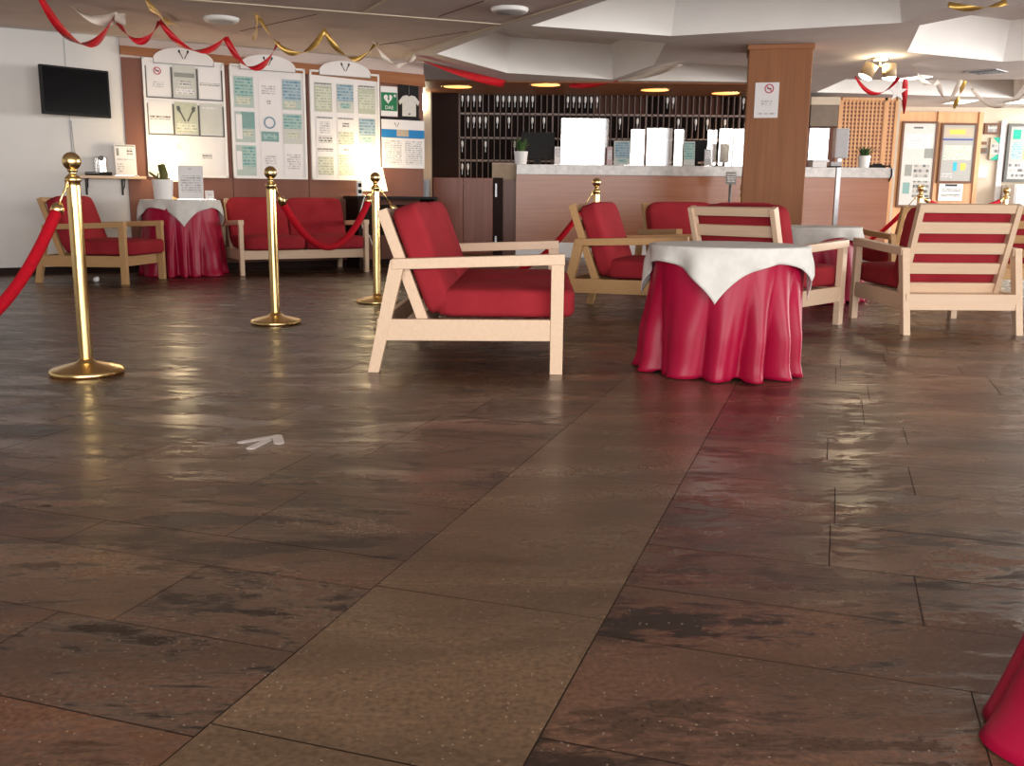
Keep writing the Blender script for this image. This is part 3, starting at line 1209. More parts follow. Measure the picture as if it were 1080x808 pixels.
monitor('black computer monitor seen from behind beside the small counter plant', (0.32, CY + 0.32, 1.235), 0.46, 0.36)
monitor('small black monitor seen from behind between the poster stands and the last clear screen', (2.50, CY + 0.36, 1.235), 0.32, 0.28)


def guard(label, loc, w, h, wl, wr):
    """clear counter screen: upright sheet with angled wings and feet, leaning very slightly forward"""
    r = thing('acrylic_screen', label, 'screen', loc)
    R = Matrix.Rotation(radians(1.5), 3, 'X')
    m = MB()
    m.box(R @ Vector((0, 0, h / 2)), (w, 0.006, h), M_acrylic, R)
    m.build('sheet', M_acrylic, r)
    for sx, ww in ((-1, wl), (1, wr)):
        if ww:
            m = MB()
            Rz = Matrix.Rotation(radians(-sx * 1.0), 3, 'Z') @ R
            c = Vector((sx * (w / 2 + 0.035), 0.01, 0)) + Rz @ Vector((sx * ww / 2, 0, h * 0.485))
            m.box(c, (ww, 0.006, h * 0.97), M_acrylic, Rz)
            m.build('side_sheet', M_acrylic, r)
    for sx in (-1, 1):
        m = MB()
        m.b2((sx * w * 0.42 - 0.02, -0.05, 0.0), (sx * w * 0.42 + 0.02, 0.06, 0.012), M_grey)
        m.build('foot', M_grey, r)
    return r


guard('large clear acrylic screen mirroring the windows, left of the three on the counter', (0.955, CY + 0.22, 1.235), 0.64, 0.62, 0, 0)
guard('clear acrylic screen with two wings mirroring the windows, middle of the counter', (1.97, CY + 0.22, 1.235), 0.34, 0.50, 0.18, 0.14).rotation_euler = (0, 0, radians(-3.2))
guard('clear acrylic screen with one wing mirroring the windows, nearest the pillar', (2.97, CY + 0.22, 1.235), 0.38, 0.50, 0.12, 0)
guard('clear acrylic screen on the counter right of the pillar', (4.13, CY + 0.22, 1.235), 0.26, 0.52, 0, 0)


def printed(name, w, h, base, blocks, parent=None, loc=None, rotz=None, thick=0.003):
    """flat sheet (front faces -Y), blocks of (x0,z0,x1,z1,material) in fractions of the sheet, z from the top"""
    m = MB()
    m.b2((-w / 2, 0, 0), (w / 2, thick, h), base)
    for i, (x0, z0, x1, z1, c) in enumerate(blocks):
        e = 0.0006 + 0.0002 * i
        m.b2((-w / 2 + x0 * w, -e, h - z1 * h), (-w / 2 + x1 * w, thick * 0.4, h - z0 * h), c)
    return m.build(name, None, parent, loc, rotz)


def sign_holder(name, label, cat, loc, rz, w, h, base, blocks, lean=10):
    r = thing(name, label, cat, loc, rz)
    m = MB()
    m.b2((-w / 2 - 0.01, -0.05, 0), (w / 2 + 0.01, 0.05, 0.006), M_acrylic)
    m.build('foot', M_acrylic, r)
    s = printed('sheet', w, h, base, blocks, r, (0, -0.02, 0.006))
    s.rotation_euler = (radians(-lean), 0, 0)
    return r


sign_holder('poster_stand', 'small blue-green poster in a clear stand between the left and middle counter screens', 'sign', (1.455, CY + 0.10, 1.235), 0, 0.225, 0.32, M_paperg, [(0.08, 0.06, 0.92, 0.72, T_blue), (0.2, 0.76, 0.8, 0.9, T_teal)], 6)
sign_holder('poster_stand', 'narrow pink leaflet in a clear stand beside the left counter screen', 'sign', (1.285, CY + 0.08, 1.235), 0, 0.075, 0.24, C_pink, [(0.15, 0.2, 0.85, 0.7, T_grey)], 6)
sign_holder('poster_stand', 'small green poster in a clear stand right of the middle counter screen', 'sign', (2.36, CY + 0.10, 1.235), 0, 0.15, 0.32, M_paperg, [(0.05, 0.06, 0.95, 0.75, T_teal)], 6)
sign_holder('leaflet_holder', 'grey leaflet box on the counter beside the small black monitor', 'sign', (2.61, CY + 0.10, 1.235), 0, 0.09, 0.22, M_grey, [(0.1, 0.1, 0.9, 0.6, T_grey)], 6)
sign_holder('leaflet_holder', 'white leaflet leaning at the left edge of the large clear counter screen', 'sign', (0.59, CY + 0.12, 1.235), 0, 0.09, 0.24, M_paper, [(0.1, 0.1, 0.9, 0.6, T_grey)], 12)
wb = MB()
wb.b2((-0.11, -0.06, 0), (0.11, 0.06, 0.10), M_paper, 0.004)
wb.b2((-0.111, -0.061, 0.07), (0.111, 0.061, 0.075), M_grey)
tag(wb.build('tissue_box', None, None, (4.12, CY + 0.08, 1.235)), 'white box on the counter just right of the pillar', 'box')
bt = MB()
bt.b2((-0.10, -0.06, 0), (0.10, 0.06, 0.045), M_black, 0.006)
bt.b2((-0.05, -0.04, 0.045), (0.06, 0.03, 0.062), M_black, 0.006)
bt.tube([(0.09, -0.05, 0.02), (0.10, -0.20, 0.03), (0.105, -0.27, -0.02), (0.11, -0.272, -0.10), (0.08, -0.272, -0.18)], 0.010, M_black, 8)
tag(bt.build('card_terminal', None, None, (4.95, CY + 0.235, 1.235)), 'black card terminal with a cable hanging over the right end of the counter', 'device')

# key rack
RY = 15.0
kr = thing('key_rack', 'wall-wide rack of tall narrow pigeonholes for room keys behind the reception', 'rack', (-0.83, RY, 0))
NC, PIT = 52, 0.0876
RW = NC * PIT
m = MB()
m.b2((-0.01, 0.16, 0.95), (RW + 0.01, 0.18, 2.34), M_darkwood)
m.build('back_panel', M_darkwood, kr)
for x0, x1, z0, z1 in ((23.2, 32.0, 1.98, 2.33), (36.2, 45.0, 1.98, 2.33)):
    m = MB()
    m.b2((x0 * PIT, 0.150, z0 + 0.06), (x1 * PIT, 0.16, z1), M_brown)
    m.build('infill_panel', M_brown, kr)
for i in range(NC + 1):
    m = MB()
    t = 0.011 if i % 16 else 0.024
    m.b2((i * PIT - t / 2, 0.0, 0.95), (i * PIT + t / 2, 0.16, 2.335), M_rackmetal)
    m.build('divider', M_rackmetal, kr)
ROWZ = [2.337, 2.029, 1.677, 1.343, 1.01]
for z in ROWZ:
    m = MB()
    m.b2((0, 0.0, z - 0.02), (RW, 0.16, z), M_rackmetal)
    for i in range(NC):
        m.b2((i * PIT + 0.012, -0.012, z - 0.018), (i * PIT + PIT - 0.012, 0.0, z + 0.010), M_label, 0.003)
    m.build('shelf', M_rackmetal, kr)
fr = MB()
fr.b2((-1.235, RY - 0.05, 0), (-0.85, RY + 0.2, CEIL), M_darkwood)
struct(fr.build('wall_dark_panel'))
fr = MB()
fr.b2((-1.36, RY - 0.25, 0), (-1.24, RY - 0.05, CEIL), M_cream)
struct(fr.build('trim_5'))
wl = thing('wall_lamp', 'small bright wall lamp on the cream post left of the key rack', 'lamp', (-1.37, RY - 0.25, 2.16))
m = MB()
m.b2((-0.055, -0.07, -0.12), (0.055, -0.02, 0.12), M_lamp, 0.01)
m.build('diffuser', M_lamp, wl)
m = MB()
m.b2((-0.04, -0.02, -0.06), (0.04, 0.0, 0.06), M_brass)
m.build('back_plate', M_brass, wl)

keyp = None


def key(px_off, row):
    global keyp
    loc = (-0.83 + (px_off + 0.5) * PIT, RY - 0.006, ROWZ[row] - 0.03)
    lab = ['room key with white tag hanging in the top row of the key rack', 'room key with white tag hanging in the second row of the key rack',
           'room key with white tag hanging in the third row of the key rack', 'room key with white tag hanging in the fourth row of the key rack'][row]
    grp = 'keys in the %s row of the rack' % ('top', 'second', 'third', 'fourth')[row]
    if keyp is None:
        keyp = thing('room_key', lab, 'key', loc, 0, grp)
        m = MB()
        m.lathe([(0.0, -0.115), (0.013, -0.108), (0.019, -0.07), (0.017, -0.03), (0.006, -0.02), (0.0, -0.018)], (0, 0, 0), M_ceramic, 10)
        m.build('tag', M_ceramic, keyp)
        m = MB()
        m.b2((-0.004, -0.002, -0.185), (0.004, 0.002, -0.115), M_steel)
        m.lathe([(0.012, -0.004), (0.012, 0.004)], (0.0, 0.0, -0.12), M_steel, 10)
        m.build('blade', M_steel, keyp)
        m = MB()
        m.tube([(0, 0.08, 0.004), (0, 0.0, 0.004), (0, -0.006, -0.008), (0, 0, -0.02)], 0.003, M_steel, 6)
        m.build('hook', M_steel, keyp)
    else:
        dup(keyp, loc, 0, lab, grp)


for c in (0, 1, 2, 3, 6, 7, 8, 9, 10, 11, 12, 18, 19, 20, 21, 22, 23, 35, 36, 48, 51):
    key(c, 0)
for c in (1, 2, 3, 4, 6, 8, 12, 14, 27, 30, 37, 40, 42, 45, 49, 50):
    key(c, 1)
for c in (0, 4, 9):
    key(c, 2)
for c in (0, 1):
    key(c, 3)

# lattice screen right of the counter
la = thing('lattice_screen', 'tall pine lattice screen standing behind the right end of the counter', 'screen', (4.74, 14.6, 0))
m = MB()
for x in (0.0, 0.66, 0.82):
    m.b2((x - 0.02, -0.02, 0), (x + 0.02, 0.02, 2.27), M_orange)
m.b2((0, -0.02, 2.23), (0.82, 0.02, 2.27), M_orange)
m.build('frame', M_orange, la)
m = MB()
for i in range(15):
    x = 0.03 + i * 0.0555
    m.b2((x - 0.012, -0.012, 0.3), (x + 0.012, -0.002, 2.24), M_orange)
m.build('upright_laths', M_orange, la)
m = MB()
for i in range(34):
    z = 0.35 + i * 0.0565
    m.b2((0.0, -0.001, z - 0.012), (0.82, 0.010, z + 0.012), M_orange)
m.build('cross_laths', M_orange, la)
sb = MB()
sb.b2((0, 0, 0), (0.42, 0.9, 0.11), M_cream)
sb.b2((0.01, 0.02, -0.30), (0.41, 0.5, -0.002), M_taupe)
struct(sb.build('beam', None, None, (4.30, 14.55, 2.16)))

# sanitiser stand, notice stand
ss = thing('sanitiser_stand', 'grey hand sanitiser dispenser on a slim pole right of the timber pillar', 'dispenser', (3.47, 10.6, 0))
m = MB()
m.lathe([(0.16, 0), (0.16, 0.008), (0.03, 0.02)], (0, 0, 0), M_steel, 28)
m.build('base', M_steel, ss)
m = MB()
m.b2((-0.022, -0.022, 0.012), (0.022, 0.022, 1.26), M_steel)
m.build('pole', M_steel, ss)
m = MB()
m.b2((-0.07, -0.055, 1.24), (0.075, 0.055, 1.55), M_grey, 0.015)
m.build('dispenser', M_grey, ss)
m = MB()
m.b2((-0.12, -0.09, 1.145), (0.0, 0.03, 1.158), M_black)
m.b2((-0.12, -0.09, 1.158), (-0.112, 0.03, 1.20), M_grey)
m.b2((-0.12, -0.09, 1.158), (0.0, -0.082, 1.20), M_grey)
m.build('drip_tray', M_black, ss)
ns = thing('notice_stand', 'small grey notice on a slim pole in front of the counter, left of the pillar', 'sign', (2.75, 12.55, 0))
m = MB()
m.lathe([(0.14, 0), (0.14, 0.008), (0.02, 0.02)], (0, 0, 0), M_steel, 24)
m.build('base', M_steel, ns)
m = MB()
m.tube([(0, 0, 0.012), (0, 0, 1.0)], 0.018, M_steel, 12)
m.build('pole', M_steel, ns)
printed('notice_board', 0.13, 0.15, C_mgrey, [(0.1, 0.1, 0.9, 0.9, T_dark)], ns, (0, -0.022, 0.99), thick=0.012)

# ------------------------------------------------------------------ notices and boards
def ring_mesh(mb, cx, cz, r0, r1, y, m, seg=28, a0=0.0, a1=2 * pi):
    v, f = [], []
    for i in range(seg + 1):
        a = a0 + (a1 - a0) * i / seg
        v += [(cx + r0 * cos(a), y, cz + r0 * sin(a)), (cx + r1 * cos(a), y, cz + r1 * sin(a))]
    for i in range(seg):
        f.append((2 * i, 2 * i + 1, 2 * i + 3, 2 * i + 2))
    mb.faces(v, f, m)


def no_sign(mb, cx, cz, r, y, m1, m2):
    ring_mesh(mb, cx, cz, r * 0.78, r, y, m1)
    mb.box((cx, y, cz), (r * 1.7, 0.0008, r * 0.18), m1, Matrix.Rotation(radians(45), 3, 'Y'))
    mb.b2((cx - r * 0.5, y - 0.0002, cz - r * 0.12), (cx + r * 0.5, y + 0.0002, cz + r * 0.12), m2)


pn = thing('no_smoking_notice', 'white paper notice with a red prohibition ring taped to the timber pillar', 'notice', (2.72 - 0.03, 10.42, 0), radians(-12))
printed('sheet', 0.235, 0.345, M_paper, [(0.28, 0.48, 0.74, 0.66, T_grey), (0.12, 0.86, 0.9, 0.90, T_grey)], pn, (-0.085, -0.2975, 1.615))
m = MB()
no_sign(m, -0.065, 1.615 + 0.285, 0.046, -0.3005, C_redp, C_dgrey)
m.build('prohibition_symbol', None, pn)


def antlers(mb, cx, cz, s, y, m):
    """two antler strokes rising in a V"""
    for sx in (-1, 1):
        mb.bar((cx + sx * 0.008 * s, y, cz - 0.045 * s), (cx + sx * 0.045 * s, y, cz + 0.03 * s), 0.010 * s, 0.0012, m, up=(0, 1, 0), bevel=0)
        mb.bar((cx + sx * 0.045 * s, y, cz + 0.03 * s), (cx + sx * 0.055 * s, y, cz + 0.055 * s), 0.022 * s, 0.0012, m, up=(0, 1, 0), bevel=0)
        mb.bar((cx + sx * 0.035 * s, y, cz + 0.01 * s), (cx + sx * 0.060 * s, y, cz + 0.035 * s), 0.008 * s, 0.0012, m, up=(0, 1, 0), bevel=0)


def board(label, u, papers, header_line=True):
    w, h, z0 = 0.815, 1.18, 0.97
    c = on_wall(u, 0.05, 0)
    r = thing('notice_board', label, 'notice board', c, WROT)
    m = MB()
    m.b2((-w / 2, 0, z0), (w / 2, 0.028, z0 + h), M_paper)
    m.build('panel', M_paper, r)
    m = MB()
    for x in (-w / 2, w / 2 - 0.022):
        m.b2((x, -0.012, z0), (x + 0.022, 0.0, z0 + h), M_ceramic)
    m.b2((-w / 2, -0.012, z0), (w / 2, 0.0, z0 + 0.022), M_ceramic)
    m.b2((-w / 2, -0.012, z0 + h - 0.022), (w / 2, 0.0, z0 + h), M_ceramic)
    m.build('frame', M_ceramic, r)
    m = MB()
    hw = 0.30
    out = [(-hw, z0 + h - 0.045), (hw, z0 + h - 0.045)] + [(hw * cos(a), z0 + h - 0.01 + 0.125 * sin(a)) for a in [pi * i / 20 for i in range(21)]]
    m.prism(out, -0.024, -0.013, M_paper)
    m.build('arched_header', M_paper, r)
    m = MB()
    m.b2((-hw, -0.0255, z0 + h - 0.052), (hw, -0.0135, z0 + h - 0.046), C_mgrey)
    for x in (-hw, hw - 0.006):
        m.b2((x, -0.0255, z0 + h - 0.046), (x + 0.006, -0.0135, z0 + h - 0.008), C_mgrey)
    m.build('header_border', C_mgrey, r)
    m = MB()
    antlers(m, 0.0, z0 + h + 0.045, 0.85, -0.0246, C_ink)
    m.build('antler_emblem', C_ink, r)
    for nm, x, z, pw, ph, base, bl in papers:
        printed(nm, pw, ph, base, bl, r, (x, -0.004, z0 + z), thick=0.0035)
    return r


xs3 = (-0.255, 0.0, 0.255)
b1 = [('leaflet', xs3[0], 0.81, 0.225, 0.31, M_paper, [(0.22, 0.55, 0.7, 0.72, T_grey)]),
      ('leaflet', xs3[1], 0.81, 0.225, 0.31, M_paperg, [(0.05, 0.22, 0.95, 0.36, C_mgrey), (0.25, 0.48, 0.75, 0.64, T_dark), (0.1, 0.72, 0.9, 0.9, T_grey)]),
      ('leaflet', xs3[2], 0.81, 0.225, 0.31, M_paper, [(0.04, 0.50, 0.96, 0.58, T_dark)]),
      ('leaflet', xs3[0], 0.445, 0.225, 0.315, M_paper, [(0.04, 0.46, 0.92, 0.58, T_dark)]),
      ('leaflet', xs3[1], 0.445, 0.225, 0.315, C_sage, [(0.06, 0.62, 0.94, 0.94, T_sage)]),
      ('leaflet', xs3[2], 0.445, 0.225, 0.315, M_paperg, [(0.1, 0.12, 0.7, 0.16, T_grey)]),
      ('leaflet', -0.17, 0.04, 0.33, 0.36, M_paper, [(0.68, 0.12, 0.85, 0.34, T_grey)]),
      ('leaflet', 0.19, 0.04, 0.33, 0.36, M_paper, [(0.36, 0.42, 0.66, 0.56, T_dark)])]
r1 = board('arched notice board with six black-edged compartments above the tall crimson table', 2.16, b1)
m = MB()
for z in (0.435, 0.80):
    m.b2((-0.385, -0.010, 0.97 + z - 0.012), (0.385, -0.002, 0.97 + z), C_dgrey)
    for x in (-0.382, -0.127, 0.127, 0.382):
        m.b2((x - 0.009, -0.010, 0.97 + z), (x + 0.009, -0.002, 0.97 + z + 0.30), C_dgrey)
m.build('compartment_strips', C_dgrey, r1)
m = MB()
no_sign(m, -0.265, 1.78 + 0.245, 0.038, -0.0075, C_redp, C_ink)
m.build('prohibition_symbol', None, r1)
m = MB()
antlers(m, 0.0, 0.97 + 0.445 + 0.19, 1.5, -0.007, C_dgrey)
m.build('antler_print', C_dgrey, r1)

S = [(0.05, 0.03, 0.95, 0.62, T_teal), (0.12, 0.66, 0.8, 0.9, T_sage)]
P = [(0.15, 0.25, 0.85, 0.55, T_grey), (0.4, 0.7, 0.6, 0.85, T_dark)]
b2 = [('leaflet', xs3[0] - 0.01, 0.74, 0.21, 0.32, C_teal2, S), ('leaflet', xs3[1], 0.74, 0.21, 0.32, M_paper, P), ('leaflet', xs3[2], 0.74, 0.21, 0.32, C_teal2, [(0.02, 0.02, 0.98, 0.68, T_blue), (0.1, 0.72, 0.7, 0.95, T_sage)]),
      ('leaflet', xs3[0] - 0.01, 0.38, 0.21, 0.32, C_teal2, [(0.3, 0.02, 1.0, 0.55, C_teal), (0.05, 0.1, 0.35, 0.9, M_paper), (0.4, 0.6, 0.9, 0.8, T_sage)]),
      ('leaflet', xs3[1], 0.38, 0.21, 0.32, M_paper, [(0.04, 0.62, 0.96, 0.95, C_teal), (0.14, 0.70, 0.86, 0.86, T_teal)]),
      ('leaflet', xs3[2], 0.38, 0.21, 0.32, M_paperg, [(0.02, 0.02, 0.98, 0.5, T_teal), (0.2, 0.6, 0.8, 0.8, T_sage)]),
      ('leaflet', xs3[0] - 0.01, 0.03, 0.21, 0.32, C_teal2, [(0.3, 0.02, 1.0, 0.7, T_teal), (0.02, 0.2, 0.28, 0.8, M_paper)]),
      ('leaflet', xs3[1], 0.03, 0.21, 0.32, M_paper, [(0.2, 0.3, 0.8, 0.6, T_grey)]), ('leaflet', xs3[2], 0.03, 0.21, 0.32, M_paper, [(0.15, 0.25, 0.85, 0.75, T_grey)])]
r2 = board('arched notice board with teal leaflets and a ring sign, middle of the three', 3.03, b2)
m = MB()
ring_mesh(m, 0.0, 0.97 + 0.38 + 0.215, 0.048, 0.064, -0.0075, C_blue)
m.build('ring_symbol', C_blue, r2)

Q = [(0.03, 0.02, 0.97, 0.10, T_dark), (0.08, 0.16, 0.92, 0.9, T_sage)]
V = [(0.03, 0.02, 0.97, 0.60, T_blue), (0.2, 0.66, 0.8, 0.84, T_teal)]
b3 = [('leaflet', xs3[0], 0.74, 0.20, 0.31, C_sage, Q), ('leaflet', xs3[1], 0.74, 0.20, 0.31, M_paperg, V), ('leaflet', xs3[2], 0.74, 0.20, 0.31, C_sage, [(0.03, 0.02, 0.97, 0.12, T_dark), (0.05, 0.3, 0.95, 0.8, T_sage)]),
      ('leaflet', xs3[0] + 0.01, 0.38, 0.20, 0.31, M_paper, [(0.05, 0.02, 0.95, 0.10, T_dark), (0.2, 0.18, 0.8, 0.6, T_grey), (0.1, 0.68, 0.9, 0.92, T_dark)]), ('leaflet', xs3[1], 0.38, 0.20, 0.31, M_paper, [(0.05, 0.02, 0.95, 0.10, T_dark), (0.3, 0.2, 0.7, 0.35, T_dark), (0.05, 0.5, 0.95, 0.95, T_sage)]), ('leaflet', xs3[2], 0.38, 0.20, 0.31, M_paperg, V),
      ('leaflet', xs3[0] + 0.01, 0.04, 0.20, 0.31, M_paper, [(0.05, 0.02, 0.95, 0.12, T_dark), (0.05, 0.3, 0.95, 0.95, T_sage)]), ('leaflet', xs3[1], 0.04, 0.20, 0.31, M_paper, [(0.35, 0.02, 0.65, 0.1, T_dark), (0.05, 0.2, 0.95, 0.95, T_sage)]), ('leaflet', xs3[2], 0.04, 0.20, 0.31, M_paper, [(0.15, 0.05, 0.85, 0.15, T_grey), (0.1, 0.3, 0.9, 0.7, T_sage)])]
board('arched notice board with nine pale leaflets, nearest the green sign', 3.895, b3)

# defibrillator sign
ae = thing('defibrillator_sign', 'green defibrillator sign with white heart on a white sheet beside the third board', 'sign', on_wall(4.43, 0.035, 0), WROT)
printed('sheet', 0.205, 0.33, M_paper, [(0.02, 0.2, 0.98, 0.82, C_green)], ae, (0, 0, 1.70))
m = MB()
hx = []
for i in range(40):
    t = 2 * pi * i / 40
    hx.append((-0.015 + 0.0036 * 16 * sin(t) ** 3 * 0.9, 1.70 + 0.195 + 0.0036 * (13 * cos(t) - 5 * cos(2 * t) - 2 * cos(3 * t) - cos(4 * t))))
m.prism(hx, -0.0022, -0.001, M_paper)
m.build('heart_symbol', M_paper, ae)
m = MB()
m.prism([(-0.010, 1.93), (0.006, 1.93), (-0.004, 1.90), (0.010, 1.90), (-0.018, 1.855), (-0.010, 1.885), (-0.022, 1.885)], -0.003, -0.0022, C_green)
m.build('bolt_symbol', C_green, ae)
m = MB()
m.b2((0.052, -0.002, 1.925), (0.088, -0.001, 1.935), M_paper)
m.b2((0.065, -0.002, 1.912), (0.075, -0.001, 1.948), M_paper)
m.build('plus_symbol', M_paper, ae)
text_mesh('DAE', 0.055, M_paper, 'lettering', ae, (0, -0.0022, 1.795), (radians(90), 0, 0))

# black display with T-shirt
td = thing('shirt_display', 'black display board with a white T-shirt pinned on it, right of the green sign', 'display', on_wall(4.672, 0.04, 0), WROT)
m = MB()
m.b2((-0.125, 0, 1.69), (0.125, 0.012, 2.12), M_black)
m.b2((-0.35, 0.0, 1.665), (0.145, 0.014, 1.692), M_black)
m.build('backing_board', M_black, td)
m = MB()
m.prism([(-0.085, 1.71), (0.085, 1.71), (0.085, 1.86), (0.115, 1.835), (0.13, 1.875), (0.075, 1.935), (0.03, 1.945), (0.0, 1.93), (-0.03, 1.945), (-0.075, 1.935), (-0.13, 1.875), (-0.115, 1.835), (-0.085, 1.86)], -0.012, 0.0, M_linen)
m.build('shirt', M_linen, td)
m = MB()
m.b2((-0.03, -0.0135, 1.865), (0.03, -0.012, 1.880), T_grey)
m.b2((-0.01, -0.0135, 1.725), (0.012, -0.012, 1.745), C_dgrey)
m.build('shirt_print', T_grey, td)
m = MB()
m.tube([(0, -0.004, 1.945), (0.0, -0.006, 2.06)], 0.003, M_steel, 6)
m.lathe([(0.0, -0.006), (0.008, 0), (0.0, 0.006)], (0, -0.006, 2.065), M_steel, 10)
m.build('hanger', M_steel, td)
# blue banded notice
bn = thing('information_board', 'white information sheet with a blue band below the T-shirt display', 'notice', on_wall(4.597, 0.04, 0), WROT)
printed('sheet', 0.535, 0.545, M_paper, [(0.0, 0.20, 1.0, 0.37, C_azure), (0.35, 0.20, 0.63, 0.34, C_tan), (0.06, 0.42, 0.46, 0.92, T_grey), (0.54, 0.42, 0.95, 0.92, T_grey), (0.04, 0.37, 0.96, 0.375, C_dgrey)], bn, (0, 0, 1.12), thick=0.008)
m = MB()
antlers(m, -0.08, 1.12 + 0.485, 0.45, -0.003, C_dgrey)
m.build('antler_emblem', C_dgrey, bn)

# ------------------------------------------------------------------ television wall
tvc = on_wall(1.10, 0.24, 1.755)
tv = thing('television', 'black flat television on a swivel bracket high on the white wall', 'television', tvc, radians(50))
m = MB()
m.b2((-0.335, -0.02, -0.225), (0.335, 0.025, 0.225), M_black, 0.006)
m.build('housing', M_black, tv)
m = MB()
m.b2((-0.317, -0.0215, -0.200), (0.317, -0.0195, 0.207), M_screen)
m.build('screen', M_screen, tv)
m = MB()
m.bar((-0.05, 0.025, 0), (-0.19, 0.155, 0), 0.035, 0.05, M_steel, up=(0, 0, 1))
m.b2((-0.12, 0.025, -0.08), (0.12, 0.035, 0.08), M_steel)
m.build('bracket', M_steel, tv)
tc_ = MB()
tc_.tube([on_wall(1.06, 0.012, 1.50), on_wall(1.07, 0.010, 1.3), on_wall(1.085, 0.010, 1.0)], 0.005, M_grey, 6)
tag(tc_.build('cable'), 'thin grey cable running down the white wall below the television', 'cable')

sh = thing('wall_shelf', 'pale wall shelf on curled black brackets under the television', 'shelf', on_wall(1.40, 0, 0), WROT)
m = MB()
m.b2((-0.32, -0.25, 0.942), (0.30, 0.0, 0.970), M_birch, 0.003)
m.build('board', M_birch, sh)
for x in (-0.24, 0.10):
    m = MB()
    m.b2((x - 0.01, -0.008, 0.78), (x + 0.01, 0.0, 0.942), M_iron)
    m.b2((x - 0.01, -0.20, 0.934), (x + 0.01, 0.0, 0.942), M_iron)
    m.tube([(x, -0.01, 0.80)] + [(x, -0.02 - 0.14 * t, 0.80 + 0.10 * t + 0.02 * sin(6 * t)) for t in (0.2, 0.4, 0.6, 0.8, 1.0)] + [(x, -0.17, 0.925), (x, -0.15, 0.93), (x, -0.145, 0.915)], 0.006, M_iron, 8)
    m.build('bracket', M_iron, sh)
bb = MB()
bb.b2((-0.12, -0.05, 0), (0.12, 0.05, 0.035), M_black, 0.006)
bb.b2((-0.118, -0.0515, 0.02), (0.0, -0.049, 0.024), M_grey)
tag(bb.build('media_player', None, None, on_wall(1.26, 0.197, 0.970), WROT), 'flat black media player lying on the wall shelf', 'device')
gj = thing('glass_jar', 'clear glass jar with a dark round badge on the wall shelf', 'jar', on_wall(1.30, 0.07, 0.970), WROT)
m = MB()
m.lathe([(0.062, 0.0), (0.066, 0.01), (0.066, 0.18), (0.058, 0.19), (0.055, 0.19), (0.062, 0.178), (0.062, 0.012), (0, 0.010)], (0, 0, 0), M_acrylic, 28)
m.build('glass', M_acrylic, gj)
m = MB()
ring_mesh(m, 0.0, 0.17, 0.0, 0.026, -0.072, C_dgrey)
m.build('badge', C_dgrey, gj)
sign_holder('table_card', 'white printed card with two dark marks standing on the right end of the wall shelf', 'card', on_wall(1.53, 0.12, 0.970), WROT, 0.20, 0.305, M_paper,
            [(0.04, 0.02, 0.96, 0.06, C_mgrey), (0.08, 0.12, 0.2, 0.36, C_mgrey), (0.58, 0.12, 0.85, 0.34, T_dark), (0.08, 0.46, 0.9, 0.5, T_grey), (0.1, 0.6, 0.4, 0.9, T_grey)], 4)

# on the tall crimson table
cp = on_wall(1.77, 0.72, 0)
cc = thing('potted_cactus', 'brown-green cactus with a side branch in a white pot on the tall crimson table', 'plant', (cp.x, cp.y, 0.745))
m = MB()
m.lathe([(0.085, 0), (0.10, 0.19), (0.093, 0.19), (0.088, 0.17), (0, 0.17)], (0, 0, 0), M_ceramic, 28)
m.build('pot', M_ceramic, cc)
m = MB()
m.tube([(0.01, 0, 0.16), (0.015, 0, 0.24), (-0.004, 0, 0.33), (-0.006, 0, 0.335)], [0.040, 0.040, 0.034, 0.012], M_cactus, 12)
m.build('stem', M_cactus, cc)
m = MB()
m.tube([(0.0, 0, 0.17), (-0.06, 0, 0.21), (-0.12, 0, 0.255), (-0.125, 0, 0.26)], [0.016, 0.013, 0.010, 0.004], M_cactus, 10)
m.tube([(-0.05, 0, 0.205), (-0.035, 0, 0.25)], [0.010, 0.006], M_cactus, 10)
m.tube([(0.03, 0, 0.17), (0.075, 0, 0.205)], [0.012, 0.006], M_cactus, 10)
m.build('branch', M_cactus, cc)
q = on_wall(2.035, 0.72, 0)
sign_holder('menu_holder', 'white menu sheet in a leaning clear holder on the tall crimson table', 'sign', (q.x, q.y, 0.745), WROT - radians(12), 0.235, 0.33, M_paper, [(0.4, 0.08, 0.58, 0.14, T_grey), (0.1, 0.3, 0.9, 0.8, T_grey)], 12)
q = on_wall(2.225, 0.64, 0)
sign_holder('table_card', 'small blank white card beside the menu holder on the tall crimson table', 'card', (q.x, q.y, 0.745), WROT, 0.085, 0.085, M_paper, [(0.1, 0.2, 0.9, 0.6, T_grey)], 8)


def table_lamp(label, loc, z, rb, rt, sh, base_h, watts):
    r = thing('table_lamp', label, 'lamp', (loc.x, loc.y, z))
    m = MB()
    m.lathe([(0.065, 0), (0.065, 0.012), (0.02, 0.03), (0.014, 0.05), (0.014, base_h + 0.02)], (0, 0, 0), M_brass, 20)
    m.build('base', M_brass, r)
    m = MB()
    k = m.mi(M_shade)
    seg = 28
    lo = [m.bm.verts.new((rb * cos(2 * pi * j / seg), rb * sin(2 * pi * j / seg), base_h)) for j in range(seg)]
    hi = [m.bm.verts.new((rt * cos(2 * pi * j / seg), rt * sin(2 * pi * j / seg), base_h + sh)) for j in range(seg)]
    for j in range(seg):
        f = m.bm.faces.new((lo[j], lo[(j + 1) % seg], hi[(j + 1) % seg], hi[j]))
        f.smooth = True
    o = m.build('shade', M_shade, r)
    sm = o.modifiers.new('shade_thickness', 'SOLIDIFY')
    sm.thickness = 0.003
    m = MB()
    m.lathe([(0.0, base_h + 0.02), (0.03, base_h + 0.05), (0.032, base_h + 0.09), (0.0, base_h + 0.12)], (0, 0, 0), M_lamp, 16)
    m.build('bulb', M_lamp, r)
    l = point('lamp_light', (loc.x, loc.y, z + base_h + sh * 0.9 + 0.12), watts, (1.0, 0.72, 0.38), 0.05)
    return r


